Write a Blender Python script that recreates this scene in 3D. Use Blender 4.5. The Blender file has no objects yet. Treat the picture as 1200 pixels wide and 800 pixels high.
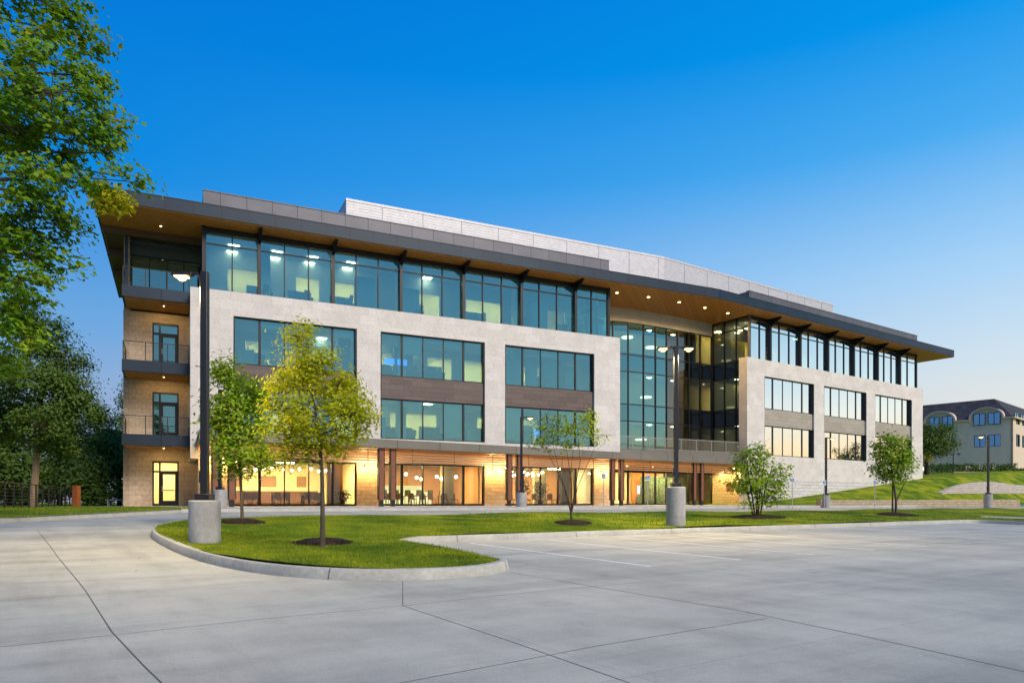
import bpy, bmesh, math, random
import numpy as np
from mathutils import Vector, Matrix
from mathutils.geometry import delaunay_2d_cdt

# ------------------------------------------------------------------ camera, sky, sun, exposure
S = bpy.context.scene
C = S.collection
cam_d = bpy.data.cameras.new('camera')
cam = bpy.data.objects.new('camera', cam_d)
C.objects.link(cam)
EYE = 1.08
F = 830.0                       # focal length in photo pixels (photo 1200 wide)
HZ = 588.0                      # horizon row
cam.location = (0, 0, EYE)
cam.rotation_euler = (math.radians(90), 0, 0)
cam_d.sensor_width = 36
cam_d.lens = F / 1200 * 36
cam_d.shift_y = (HZ - 400) / 1200
cam_d.clip_start = 0.1
cam_d.clip_end = 5000
S.camera = cam

W = bpy.data.worlds.new('World')
S.world = W
W.use_nodes = True
wn, wl = W.node_tree.nodes, W.node_tree.links
bg = wn['Background']
SUN_AZ, SUN_EL = 88.0, 2.0       # afterglow of the sun just set, on the right of the camera (clockwise from +Y)
sky = wn.new('ShaderNodeTexSky')
sky.sky_type = 'NISHITA'
sky.sun_disc = False
sky.sun_elevation = math.radians(SUN_EL)
sky.sun_rotation = math.radians(SUN_AZ)
sky.altitude = 200
sky.air_density = 1.0
sky.dust_density = 0.6
sky.ozone_density = 4.0
# dusk colours over the sky: by elevation, for the side away from, beside and towards the afterglow
tc = wn.new('ShaderNodeTexCoord')
sp = wn.new('ShaderNodeSeparateXYZ'); wl.new(tc.outputs['Generated'], sp.inputs[0])
asn = wn.new('ShaderNodeMath'); asn.operation = 'ARCSINE'; wl.new(sp.outputs[2], asn.inputs[0])
el = wn.new('ShaderNodeMath'); el.operation = 'MULTIPLY'; el.inputs[1].default_value = 2 / math.pi; wl.new(asn.outputs[0], el.inputs[0])
fl = wn.new('ShaderNodeVectorMath'); fl.operation = 'MULTIPLY'; fl.inputs[1].default_value = (1, 1, 0); wl.new(tc.outputs['Generated'], fl.inputs[0])
nm = wn.new('ShaderNodeVectorMath'); nm.operation = 'NORMALIZE'; wl.new(fl.outputs[0], nm.inputs[0])
dt = wn.new('ShaderNodeVectorMath'); dt.operation = 'DOT_PRODUCT'; wl.new(nm.outputs[0], dt.inputs[0])
dt.inputs[1].default_value = (math.sin(math.radians(SUN_AZ)), math.cos(math.radians(SUN_AZ)), 0)
def wramp(stops):
    r = wn.new('ShaderNodeValToRGB'); e = r.color_ramp.elements
    while len(e) < len(stops): e.new(.5)
    for i, (deg, c) in enumerate(stops): e[i].position = deg / 90; e[i].color = (*c, 1)
    wl.new(el.outputs[0], r.inputs[0]); return r.outputs[0]
away = wramp([(0, (.40, .41, .54)), (8, (.28, .42, .67)), (12, (.16, .39, .73)), (22, (.002, .255, .75)), (35, (0, .18, .68)), (90, (0, .10, .42))])
side = wramp([(0, (.84, .76, .64)), (7, (.74, .77, .76)), (10, (.62, .75, .85)), (16, (.38, .64, .92)), (24, (.07, .41, .87)), (31, (.0, .30, .82)), (45, (0, .19, .68)), (90, (0, .10, .42))])
toward = wramp([(0, (1.2, .62, .26)), (3.5, (1.15, .86, .52)), (6.5, (.95, .97, .90)), (9, (.70, .86, .95)), (13, (.44, .70, .90)), (20, (.25, .55, .88)), (34, (.1, .36, .8)), (90, (0, .10, .42))])
def wfac(lo, hi):
    mr = wn.new('ShaderNodeMapRange'); mr.inputs['From Min'].default_value = lo; mr.inputs['From Max'].default_value = hi
    wl.new(dt.outputs['Value'], mr.inputs['Value']); return mr.outputs[0]
def wmix(a, b, f, mode='MIX'):
    mx = wn.new('ShaderNodeMix'); mx.data_type = 'RGBA'; mx.blend_type = mode
    if hasattr(f, 'is_linked'): wl.new(f, mx.inputs[0])
    else: mx.inputs[0].default_value = f
    wl.new(a, mx.inputs[6]); wl.new(b, mx.inputs[7]); return mx.outputs[2]
grad = wmix(wmix(away, side, wfac(-.47, .60)), toward, wfac(.66, 1.0))
sc = wn.new('ShaderNodeVectorMath'); sc.operation = 'SCALE'; sc.inputs['Scale'].default_value = 10; wl.new(grad, sc.inputs[0])
wl.new(wmix(sc.outputs[0], sky.outputs[0], SKY_MIX := 0.15, 'ADD'), bg.inputs['Color'])
bg.inputs['Strength'].default_value = 0.1

sun_d = bpy.data.lights.new('sun', 'SUN')
sun_d.energy = 4.4
sun_d.angle = math.radians(28)
sun_d.color = (1.0, 0.86, 0.72)
sun = bpy.data.objects.new('sun', sun_d)
C.objects.link(sun)
_el, _az = math.radians(37), math.radians(SUN_AZ + 47)
_dir = Vector((math.sin(_az) * math.cos(_el), math.cos(_az) * math.cos(_el), math.sin(_el)))
sun.rotation_euler = (-_dir).to_track_quat('-Z', 'Y').to_euler()
sun.location = (40, -20, 40)

S.view_settings.view_transform = 'Standard'
S.view_settings.look = 'None'
S.view_settings.exposure = 0.0
S.view_settings.gamma = 1
S.view_settings.use_curve_mapping = False
S.render.engine = 'CYCLES'
S.cycles.use_denoising = True
S.cycles.max_bounces = 8
S.cycles.diffuse_bounces = 3
S.cycles.glossy_bounces = 4
S.cycles.transparent_max_bounces = 16
S.cycles.sample_clamp_indirect = 4.0
S.cycles.caustics_reflective = False
S.cycles.caustics_refractive = False

R = random.Random(7)

# ------------------------------------------------------------------ helpers
ORIG = {}

def tag(o, label=None, cat=None, group=None, kind=None):
    if label: o['label'] = label
    if cat: o['category'] = cat
    if group: o['group'] = group
    if kind: o['kind'] = kind
    return o

def empty(name, loc=(0, 0, 0), rz=0.0, label=None, cat=None, group=None):
    o = bpy.data.objects.new(name, None)
    o.empty_display_size = 0.3
    C.objects.link(o)
    o.location = loc
    o.rotation_euler = (0, 0, rz)
    ORIG[o.name] = Vector(loc) if rz == 0 else Vector((0, 0, 0))
    return tag(o, label, cat, group)

class Frame:
    """local (u along, v inward, z up from zb) -> world"""
    def __init__(s, o, d, zb):
        s.o, s.d, s.zb = Vector((o[0], o[1])), Vector(d), zb
        s.n = Vector((d[1], -d[0]))            # outward normal
    def xy(s, u, v):
        return s.o + s.d * u - s.n * v
    def p(s, u, v, z):
        q = s.xy(u, v)
        return (q.x, q.y, s.zb + z)
    def uv(s, x, y):
        r = Vector((x, y)) - s.o
        return r.dot(s.d), -r.dot(s.n)

FW = Frame((0, 0), (1, 0), 0.0)   # v = +Y

class MB:
    def __init__(s, frame=FW):
        s.f, s.v, s.fc = frame, [], []
    def face(s, pts):
        k = len(s.v); s.v += [tuple(p) for p in pts]; s.fc.append(tuple(range(k, k + len(pts)))); return s
    def quad(s, a, b, c, d):
        return s.face([s.f.p(*a), s.f.p(*b), s.f.p(*c), s.f.p(*d)])
    def box(s, u0, u1, v0, v1, z0, z1):
        P = s.f.p
        k = len(s.v)
        s.v += [P(u0, v0, z0), P(u1, v0, z0), P(u1, v1, z0), P(u0, v1, z0),
                P(u0, v0, z1), P(u1, v0, z1), P(u1, v1, z1), P(u0, v1, z1)]
        for f in ((3, 2, 1, 0), (4, 5, 6, 7), (0, 1, 5, 4), (1, 2, 6, 5), (2, 3, 7, 6), (3, 0, 4, 7)):
            s.fc.append(tuple(k + i for i in f))
        return s
    def hexa(s, pts):
        k = len(s.v); s.v += [tuple(p) for p in pts]
        for f in ((3, 2, 1, 0), (4, 5, 6, 7), (0, 1, 5, 4), (1, 2, 6, 5), (2, 3, 7, 6), (3, 0, 4, 7)):
            s.fc.append(tuple(k + i for i in f))
        return s
    def prism(s, poly, z0, z1, caps=True):
        """poly: world xy list, counter-clockwise; z0, z1 world"""
        n = len(poly); k = len(s.v)
        s.v += [(p[0], p[1], z0) for p in poly] + [(p[0], p[1], z1) for p in poly]
        if caps:
            s.fc.append(tuple(k + i for i in reversed(range(n))))
            s.fc.append(tuple(k + n + i for i in range(n)))
        for i in range(n):
            j = (i + 1) % n
            s.fc.append((k + i, k + j, k + n + j, k + n + i))
        return s
    def bar(s, a, b, w, h=None):
        """box section bar between two world points"""
        a, b = Vector(a), Vector(b); h = h or w
        t = (b - a).normalized()
        up = Vector((0, 0, 1)) if abs(t.z) < 0.95 else Vector((1, 0, 0))
        x = t.cross(up).normalized() * (w / 2); y = x.cross(t).normalized() * (h / 2)
        return s.hexa([a - x - y, a + x - y, b + x - y, b - x - y, a - x + y, a + x + y, b + x + y, b - x + y])
    def tube(s, pts, radii, n=8, cap=True):
        pts = [Vector(p) for p in pts]
        if not hasattr(radii, '__len__'): radii = [radii] * len(pts)
        k = len(s.v); x = None
        for i, p in enumerate(pts):
            t = (pts[min(i + 1, len(pts) - 1)] - pts[max(i - 1, 0)])
            t = t.normalized() if t.length > 1e-9 else Vector((0, 0, 1))
            if x is None:
                x = t.cross(Vector((0, 1, 0)) if abs(t.y) < .9 else Vector((1, 0, 0))).normalized()
            else:
                x = (x - t * x.dot(t)); x = x.normalized() if x.length > 1e-6 else t.orthogonal().normalized()
            y = t.cross(x)
            for j in range(n):
                a = 2 * math.pi * j / n
                s.v.append(tuple(p + (x * math.cos(a) + y * math.sin(a)) * radii[i]))
        for i in range(len(pts) - 1):
            for j in range(n):
                j2 = (j + 1) % n
                s.fc.append((k + i * n + j, k + i * n + j2, k + (i + 1) * n + j2, k + (i + 1) * n + j))
        if cap:
            s.fc.append(tuple(k + j for j in reversed(range(n))))
            e = k + (len(pts) - 1) * n
            s.fc.append(tuple(e + j for j in range(n)))
        return s
    def lathe(s, c, prof, n=24):
        """prof: list of (r, z) from bottom to top around the vertical through c"""
        k = len(s.v)
        for r, z in prof:
            for j in range(n):
                a = 2 * math.pi * j / n
                s.v.append((c[0] + r * math.cos(a), c[1] + r * math.sin(a), c[2] + z))
        for i in range(len(prof) - 1):
            for j in range(n):
                j2 = (j + 1) % n
                s.fc.append((k + i * n + j, k + i * n + j2, k + (i + 1) * n + j2, k + (i + 1) * n + j))
        if prof[0][0] > 1e-4: s.fc.append(tuple(k + j for j in reversed(range(n))))
        if prof[-1][0] > 1e-4:
            e = k + (len(prof) - 1) * n
            s.fc.append(tuple(e + j for j in range(n)))
        return s
    def sphere(s, c, r, n=10, sz=1.0):
        pr = [(max(1e-5, r * math.sin(math.pi * i / n)), -r * sz * math.cos(math.pi * i / n)) for i in range(n + 1)]
        return s.lathe(c, pr, n * 2)
    def build(s, name, mat, parent=None, origin=None, smooth=True, bevel=0.0):
        me = bpy.data.meshes.new(name)
        V = np.array(s.v, dtype=float).reshape(-1, 3)
        if parent is not None:
            org = ORIG[parent.name]
        elif origin is not None:
            org = Vector(origin)
        else:
            lo, hi = V.min(0), V.max(0)
            org = Vector(((lo[0] + hi[0]) / 2, (lo[1] + hi[1]) / 2, lo[2]))
        me.from_pydata((V - np.array(org)).tolist(), [], s.fc)
        me.validate()
        if smooth:
            me.shade_smooth(); me.set_sharp_from_angle(angle=math.radians(38))
        me.materials.append(mat)
        o = bpy.data.objects.new(name, me)
        C.objects.link(o)
        ORIG[o.name] = org
        if parent is not None: o.parent = parent
        else: o.location = org
        if bevel:
            m = o.modifiers.new('bevel', 'BEVEL'); m.width = bevel; m.segments = 2; m.limit_method = 'ANGLE'
        return o

def mesh_np(name, V, Fc, mat, parent=None, origin=None):
    """V (n,3) float, Fc (m,k) int: fast mesh with k-gons"""
    org = np.array(ORIG[parent.name]) if parent is not None else (np.array(origin) if origin is not None else V.mean(0))
    me = bpy.data.meshes.new(name)
    m, k = Fc.shape
    me.vertices.add(len(V)); me.vertices.foreach_set('co', (V - org).astype(np.float32).ravel())
    me.loops.add(m * k); me.loops.foreach_set('vertex_index', Fc.astype(np.int32).ravel())
    me.polygons.add(m)
    me.polygons.foreach_set('loop_start', np.arange(0, m * k, k, dtype=np.int32))
    me.update(calc_edges=True)
    me.materials.append(mat)
    o = bpy.data.objects.new(name, me)
    C.objects.link(o)
    ORIG[o.name] = Vector(org)
    if parent is not None: o.parent = parent
    else: o.location = org
    return o

def children(o):
    return [c for c in C.objects if c.parent == o]

def copy_tree(o, parent=None):
    c = o.copy(); C.objects.link(c)
    ORIG[c.name] = ORIG.get(o.name, Vector((0, 0, 0)))
    if parent is not None: c.parent = parent
    for ch in children(o): copy_tree(ch, c)
    return c

# ------------------------------------------------------------------ materials
class Mat:
    def __init__(s, name, rough=0.6, spec=0.4, metal=0.0, col=(.5, .5, .5)):
        s.m = bpy.data.materials.new(name); s.m.use_nodes = True
        s.n, s.l = s.m.node_tree.nodes, s.m.node_tree.links
        s.b = s.n['Principled BSDF']
        s.b.inputs['Base Color'].default_value = (*col, 1)
        s.b.inputs['Roughness'].default_value = rough
        s.b.inputs['Specular IOR Level'].default_value = spec
        s.b.inputs['Metallic'].default_value = metal
        s.out = s.n['Material Output']
    def node(s, t, **kw):
        n = s.n.new(t)
        for k, v in kw.items():
            if k in n.inputs: n.inputs[k].default_value = v
            else: setattr(n, k, v)
        return n
    def pos(s):
        return s.node('ShaderNodeNewGeometry').outputs['Position']
    def noise(s, scale, detail=4, rough=.6, vec=None, stretch=None):
        n = s.node('ShaderNodeTexNoise'); n.inputs['Scale'].default_value = scale
        n.inputs['Detail'].default_value = detail; n.inputs['Roughness'].default_value = rough
        v = vec or s.pos()
        if stretch:
            mp = s.node('ShaderNodeMapping'); mp.inputs['Scale'].default_value = stretch
            s.l.new(v, mp.inputs['Vector']); v = mp.outputs[0]
        s.l.new(v, n.inputs['Vector'])
        return n.outputs['Fac']
    def ramp(s, fac, stops):
        r = s.node('ShaderNodeValToRGB')
        e = r.color_ramp.elements
        while len(e) < len(stops): e.new(0.5)
        for i, (p, c) in enumerate(stops):
            e[i].position = p; e[i].color = (*c, 1) if len(c) == 3 else c
        s.l.new(fac, r.inputs[0])
        return r.outputs[0]
    def mix(s, a, b, fac, mode='MIX'):
        m = s.node('ShaderNodeMix'); m.data_type = 'RGBA'; m.blend_type = mode
        for sock, val in ((m.inputs[0], fac), (m.inputs[6], a), (m.inputs[7], b)):
            if hasattr(val, 'links') or isinstance(val, bpy.types.NodeSocket): s.l.new(val, sock)
            elif isinstance(val, (tuple, list)): sock.default_value = (*val, 1)
            else: sock.default_value = val
        return m.outputs[2]
    def color(s, sock): s.l.new(sock, s.b.inputs['Base Color']); return s
    def bump(s, h, strength=.3, dist=.02):
        b = s.node('ShaderNodeBump'); b.inputs['Strength'].default_value = strength; b.inputs['Distance'].default_value = dist
        s.l.new(h, b.inputs['Height']); s.l.new(b.outputs[0], s.b.inputs['Normal']); return s
    def wallvec(s, d):
        """(distance along wall direction d on either face orientation, height, 0)"""
        n = (d[1], -d[0])
        dot = s.node('ShaderNodeVectorMath', operation='DOT_PRODUCT')
        dot.inputs[1].default_value = (d[0] + n[0], d[1] + n[1], 0)
        s.l.new(s.pos(), dot.inputs[0])
        sep = s.node('ShaderNodeSeparateXYZ'); s.l.new(s.pos(), sep.inputs[0])
        cb = s.node('ShaderNodeCombineXYZ')
        s.l.new(dot.outputs['Value'], cb.inputs[0]); s.l.new(sep.outputs[2], cb.inputs[1])
        return cb.outputs[0]
    def brick(s, vec, w, h, c1, c2, cm, mortar=.008, offset=.5, bias=0.0):
        b = s.node('ShaderNodeTexBrick'); b.offset = offset
        b.inputs['Color1'].default_value = (*c1, 1); b.inputs['Color2'].default_value = (*c2, 1); b.inputs['Mortar'].default_value = (*cm, 1)
        b.inputs['Scale'].default_value = 1; b.inputs['Mortar Size'].default_value = mortar
        b.inputs['Mortar Smooth'].default_value = .1
        b.inputs['Brick Width'].default_value = w; b.inputs['Row Height'].default_value = h
        b.inputs['Bias'].default_value = bias
        s.l.new(vec, b.inputs['Vector'])
        return b
def plain(name, col, rough=.6, metal=0.0, spec=.4, var=.12, scale=3.0):
    m = Mat(name, rough, spec, metal, col)
    if var:
        f = m.noise(scale, 4)
        m.color(m.ramp(f, [(.25, tuple(c * (1 - var) for c in col)), (.75, tuple(min(1, c * (1 + var)) for c in col))]))
    return m.m
def emis(name, col, strength):
    m = Mat(name, col=(.8, .8, .8))
    m.b.inputs['Emission Color'].default_value = (*col, 1)
    m.b.inputs['Emission Strength'].default_value = strength
    return m.m

AZ = 0.85   # ground floor level of the office building
dA = Vector((math.sin(math.atan(1735 / F)), math.cos(math.atan(1735 / F))))
dC = Vector((math.sin(math.atan(1200 / F)), math.cos(math.atan(1200 / F))))
A0 = ((223 - 600) / F * 42.3, 42.3)
C0 = ((875.6 - 600) / F * 62.69, 62.69)
FA, FC = Frame(A0, dA, AZ), Frame(C0, dC, AZ)
nC = FC.n
dAt, dCt = tuple(dA), tuple(dC)

def limestone(name, d):
    m = Mat(name, .85, .25)
    b = m.brick(m.wallvec(d), 1.22, .61, (.56, .538, .508), (.635, .612, .58), (.45, .43, .41), .007)
    n1 = m.noise(.9, 6, .7); n2 = m.noise(9, 5, .7)
    c = m.mix(b.outputs[0], (.47, .44, .405), m.ramp(n1, [(.46, (0, 0, 0)), (.70, (.6, .6, .6))]))
    c = m.mix(c, m.ramp(n2, [(.3, (.84, .83, .815)), (.7, (1.06, 1.06, 1.055))]), 1.0, 'MULTIPLY')
    m.color(c); m.bump(n2, .25, .02)
    return m.m
def tanstone(name, d, c1, c2, cm, w=.75, h=.3, bump=.5):
    m = Mat(name, .9, .2)
    b = m.brick(m.wallvec(d), w, h, c1, c2, cm, .012, .5)
    n2 = m.noise(6, 6, .7)
    c = m.mix(b.outputs[0], m.ramp(n2, [(.3, (.72, .70, .68)), (.7, (1.08, 1.08, 1.08))]), 1.0, 'MULTIPLY')
    m.color(c)
    ad = m.node('ShaderNodeMath', operation='SUBTRACT'); m.l.new(n2, ad.inputs[0])
    m.l.new(b.outputs['Fac'], ad.inputs[1])
    m.bump(ad.outputs[0], bump, .04)
    return m.m
def panelmat(name, d, w, h, c1, c2, cm, rough=.42, metal=.55, mortar=.02, offset=0.0):
    m = Mat(name, rough, .28, metal)
    b = m.brick(m.wallvec(d), w, h, c1, c2, cm, mortar, offset)
    n = m.noise(.6, 3)
    m.color(m.mix(b.outputs[0], m.ramp(n, [(.3, (.86, .86, .86)), (.7, (1.06, 1.06, 1.06))]), 1.0, 'MULTIPLY'))
    return m.m
def woodmat(name, d, c1, c2, h=.12, w=2.4, rough=.5):
    m = Mat(name, rough, .35)
    b = m.brick(m.wallvec(d), w, h, c1, c2, tuple(x * .35 for x in c1), .006, .37)
    n = m.noise(3, 5, .6, stretch=(2, 2, 14))
    m.color(m.mix(b.outputs[0], m.ramp(n, [(.3, (.75, .73, .72)), (.7, (1.12, 1.12, 1.12))]), 1.0, 'MULTIPLY'))
    return m.m
def glass(name, tint, base=.16, gain=1.0, ior=1.55, rcol=(1, 1, 1)):
    m = bpy.data.materials.new(name); m.use_nodes = True
    n, l = m.node_tree.nodes, m.node_tree.links
    n.remove(n['Principled BSDF'])
    tr = n.new('ShaderNodeBsdfTransparent'); tr.inputs[0].default_value = (*tint, 1)
    gl = n.new('ShaderNodeBsdfGlossy'); gl.inputs['Roughness'].default_value = 0.0; gl.inputs[0].default_value = (*rcol, 1)
    # very slight waviness of the float glass
    geo = n.new('ShaderNodeNewGeometry'); nz = n.new('ShaderNodeTexNoise'); nz.inputs['Scale'].default_value = .45; nz.inputs['Detail'].default_value = 1
    l.new(geo.outputs['Position'], nz.inputs['Vector'])
    bp = n.new('ShaderNodeBump'); bp.inputs['Strength'].default_value = .05; bp.inputs['Distance'].default_value = .05
    l.new(nz.outputs['Fac'], bp.inputs['Height']); l.new(bp.outputs[0], gl.inputs['Normal'])
    fr = n.new('ShaderNodeFresnel'); fr.inputs[0].default_value = ior
    mu = n.new('ShaderNodeMath'); mu.operation = 'MULTIPLY_ADD'; mu.use_clamp = True
    mu.inputs[1].default_value = gain; mu.inputs[2].default_value = base
    l.new(fr.outputs[0], mu.inputs[0])
    mx = n.new('ShaderNodeMixShader')
    l.new(mu.outputs[0], mx.inputs[0]); l.new(tr.outputs[0], mx.inputs[1]); l.new(gl.outputs[0], mx.inputs[2])
    l.new(mx.outputs[0], n['Material Output'].inputs[0])
    return m

M = {}
M['stoneA'] = limestone('limestone_panel_west', dAt)
M['stoneC'] = limestone('limestone_panel_east', dCt)
M['tan'] = tanstone('tan_block', dAt, (.46, .365, .26), (.55, .445, .325), (.37, .29, .205), .8, .305, .35)
M['rough'] = tanstone('split_face_stone', dAt, (.50, .38, .23), (.60, .475, .31), (.36, .27, .17), .7, .26, 1.0)
M['roughC'] = tanstone('split_face_stone_white', dCt, (.56, .55, .54), (.64, .63, .62), (.48, .47, .46), .8, .3, .8)
M['fasciaA'] = panelmat('fascia_panel_west', dAt, 1.524, 40, (.007, .020, .038), (.010, .025, .044), (.003, .005, .009), .42, .1)
M['fasciaC'] = panelmat('fascia_panel_east', dCt, 1.524, 40, (.007, .020, .038), (.010, .025, .044), (.003, .005, .009), .42, .1)
M['paraA'] = panelmat('parapet_panel_west', dAt, 1.524, 40, (.095, .098, .115), (.11, .112, .13), (.03, .03, .036), .45, .3)
M['paraC'] = panelmat('parapet_panel_east', dCt, 1.524, 40, (.095, .098, .115), (.11, .112, .13), (.03, .03, .036), .45, .3)
M['screen'] = plain('roof_screen_metal', (.46, .46, .485), .5, .2)
M['screenpost'] = plain('roof_screen_post', (.24, .24, .255), .5, .2)
M['headC'] = panelmat('header_panel', dCt, 2.4, .32, (.52, .50, .48), (.57, .55, .525), (.36, .34, .33), .45, .2, .01)
M['canopy'] = panelmat('canopy_panel', dCt, 2.9, 40, (.17, .16, .135), (.20, .185, .155), (.05, .047, .04), .45, .3, .02)
M['soffit'] = woodmat('wood_soffit', dAt, (.53, .22, .042), (.63, .275, .055), 30, .16)
M['batten'] = woodmat('wood_batten', dCt, (.46, .21, .07), (.54, .26, .095), 30, 3.0)
M['colwood'] = plain('column_cladding', (.165, .062, .030), .5, 0, .4, .2, 6)
M['spandA'] = woodmat('spandrel_plank_west', dAt, (.095, .07, .062), (.125, .094, .083), .36, 1.52, .45)  # same planks as the east wing, without the sky glow painted in there
M['spandC'] = woodmat('spandrel_plank_east_skyglow', dCt, (.30, .275, .23), (.36, .33, .28), .36, 1.52, .45)  # same planks, paler: reflected sky glow is painted into the colour
M['frame'] = plain('dark_bronze_frame', (.012, .013, .015), .38, .3, .5, 0)
M['slabmetal'] = panelmat('balcony_edge_panel', dAt, 2.2, 40, (.026, .037, .053), (.031, .043, .060), (.008, .010, .013), .36, .4)
M['glassA'] = glass('teal_glass', (.40, .74, .78), .26, 1.2, 1.6, (.40, .84, .93))
M['glassC'] = glass('sky_glass', (.30, .52, .50), .78, 1.0, 1.6, (.95, 1.0, 1.0))
M['glassG'] = glass('shop_glass', (.90, .92, .88), .05, .8, 1.5)
M['glassB'] = glass('balcony_glass', (.80, .86, .84), .05, .7, 1.5)
M['glassD'] = glass('side_glass', (.36, .46, .36), .10, 1.0, 1.55)
M['ceil'] = plain('ceiling_tile', (.62, .62, .60), .9, 0, .2, .04)
M['floor'] = plain('interior_carpet', (.14, .14, .14), .95, 0, .1, .15)
M['inwall'] = plain('interior_wall', (.56, .52, .43), .9, 0, .2, .05)
M['inwarm'] = plain('warm_room_wall', (.74, .60, .30), .9, 0, .2, .05)
M['indark'] = plain('interior_dark_wall', (.10, .12, .13), .9, 0, .2, .05)
M['terra'] = plain('terracotta_wall', (.50, .27, .13), .9, 0, .2, .05)
M['cream'] = plain('cream_wall', (.74, .64, .36), .9, 0, .2, .04)
M['counter'] = plain('pale_counter', (.55, .68, .66), .4, 0, .4, .04)
M['roofmem'] = plain('roof_membrane', (.25, .25, .25), .9)
M['panel'] = emis('ceiling_panel_light', (1.0, .86, .60), 16)
M['warmpanel'] = emis('warm_ceiling_light', (1.0, .74, .34), 40)
M['shoplight'] = emis('shop_ceiling_light', (1.0, .74, .32), 190)
M['bulb'] = emis('globe_bulb', (1.0, .80, .42), 22)
M['down'] = emis('downlight_lens', (1.0, .70, .28), 14)
M['lamp'] = emis('street_lamp_lens', (1.0, .54, .13), 6)
M['pole'] = plain('pole_paint', (.018, .018, .020), .4, .3, .5, 0)
M['rail'] = plain('rail_steel', (.014, .015, .017), .45, 0, .4, 0)
M['railpale'] = plain('terrace_rail_steel', (.36, .36, .35), .35, .7, .5, 0)
# ------------------------------------------------------------------ ground
def QS(x, y):
    """q: distance towards the drive, s: along it (parallel to the east wing)"""
    return -(nC.x * x + nC.y * y), dC.x * x + dC.y * y
def XY(q, s):
    return dC.x * s - nC.x * q, dC.y * s - nC.y * q
_ZC = [(-60, -.9), (-20, -.42), (0, -.176), (8.8, 0.0), (14.9, .122), (23.7, .47), (31, .66), (60, .70)]
def zc(q):
    if q <= _ZC[0][0]: return _ZC[0][1]
    for (a, za), (b, zb) in zip(_ZC, _ZC[1:]):
        if q <= b: return za + (zb - za) * (q - a) / (b - a)
    return _ZC[-1][1]
def zroad(x, y): return zc(QS(x, y)[0])
def zlawn(x, y):
    return zroad(x, y) + .155 + .05 * math.sin(x * .55 + 1.0) * math.sin(y * .47 + .5)
def gpt(px, py, zf=zroad):
    """point of the surface zf seen at photo pixel (px, py)"""
    lo, hi = 2.0, 150.0
    tx, tz = (px - 600) / F, (HZ - py) / F
    d = 2.0
    while d < hi and EYE + tz * d > zf(tx * d, d): d += .02
    return tx * d, d

sC0 = QS(*C0)[1]
def zout(x, y):
    """ground behind the drive: level by the building, a grassy bank rising on the right"""
    q, s = QS(x, y)
    u = min(max(s - sC0, 0), 75)
    k = min(max((q - 32.4) / 7.3, 0), 1); k = k * k * (3 - 2 * k)
    far = min(max(q - 40, 0), 40) * .012 * (1 if u > 0 else 0)
    b = min(u, 34) * .095 + max(u - 34, 0) * .05
    return .80 + b * k + far

def grid_mesh(name, us, vs, fn, mat, kind='structure'):
    V = np.array([fn(u, v) for v in vs for u in us], dtype=float)
    nu, nv = len(us), len(vs)
    i, j = np.meshgrid(np.arange(nu - 1), np.arange(nv - 1))
    a = (j * nu + i).ravel()
    Fc = np.stack([a, a + 1, a + nu + 1, a + nu], 1)
    # keep normals up
    p = V[Fc[0]]
    if np.cross(p[1] - p[0], p[2] - p[0])[2] < 0: Fc = Fc[:, ::-1]
    o = mesh_np(name, V, Fc, mat, origin=(0, 0, 0))
    for pl in (o.data.polygons,): pl.foreach_set('use_smooth', np.ones(len(Fc), dtype=bool))
    if kind: o['kind'] = kind
    return o

# concrete: broom finish, stains, mottling
m = Mat('concrete_paving', .75, .3)
n1 = m.noise(.35, 6, .65); n2 = m.noise(2.2, 6, .7); n3 = m.noise(60, 3, .6)
n4 = m.noise(.7, 4, .6, stretch=(dC.x * 1 + .3, 2.4, 1))
c = m.ramp(n1, [(.36, (.30, .305, .265)), (.5, (.365, .368, .318)), (.66, (.425, .425, .362))])
c = m.mix(c, m.ramp(n2, [(.25, (.87, .87, .87)), (.5, (1, 1, 1)), (.8, (1.05, 1.05, 1.04))]), 1.0, 'MULTIPLY')
# slabs of slightly different casts, laid square to the stalls, with hairline saw cuts
rot = m.node('ShaderNodeMapping'); rot.inputs['Rotation'].default_value = (0, 0, -math.atan2(dC.y, dC.x)); rot.inputs['Location'].default_value = (1.3, 2.1, 0)
m.l.new(m.pos(), rot.inputs['Vector'])
bk = m.brick(rot.outputs[0], 4.75, 5.6, (.95, .95, .955), (1.05, 1.045, 1.03), (.66, .66, .66), .004, 0)
c = m.mix(c, bk.outputs[0], 1.0, 'MULTIPLY')
# long faint tyre and drainage streaks along the drive, dark drips, pale scuffs
st1 = m.noise(1.0, 5, .65, vec=rot.outputs[0], stretch=(.07, .9, 1))
c = m.mix(c, m.ramp(st1, [(.36, (.80, .805, .82)), (.5, (1, 1, 1)), (.66, (1.08, 1.08, 1.07))]), 1.0, 'MULTIPLY')
st2 = m.noise(1.0, 6, .7, vec=rot.outputs[0], stretch=(.9, .10, 1))
c = m.mix(c, m.ramp(st2, [(.33, (.84, .84, .84)), (.5, (1, 1, 1)), (.7, (1.05, 1.05, 1.05))]), 1.0, 'MULTIPLY')
vo = m.node('ShaderNodeTexVoronoi'); vo.inputs['Scale'].default_value = .55; vo.inputs['Randomness'].default_value = 1; m.l.new(m.pos(), vo.inputs['Vector'])
c = m.mix(c, m.ramp(vo.outputs['Distance'], [(.0, (.40, .39, .37)), (.04, (.60, .59, .58)), (.09, (1, 1, 1))]), .75, 'MULTIPLY')
c = m.mix(c, m.ramp(n3, [(.3, (.86, .86, .86)), (.7, (1.08, 1.08, 1.08))]), 1.0, 'MULTIPLY')
m.color(c); m.bump(n3, .25, .01)
M['concrete'] = m.m
m = Mat('kerb_concrete', .8, .25)
n1 = m.noise(1.4, 5, .7); n2 = m.noise(14, 5, .7)
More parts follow.
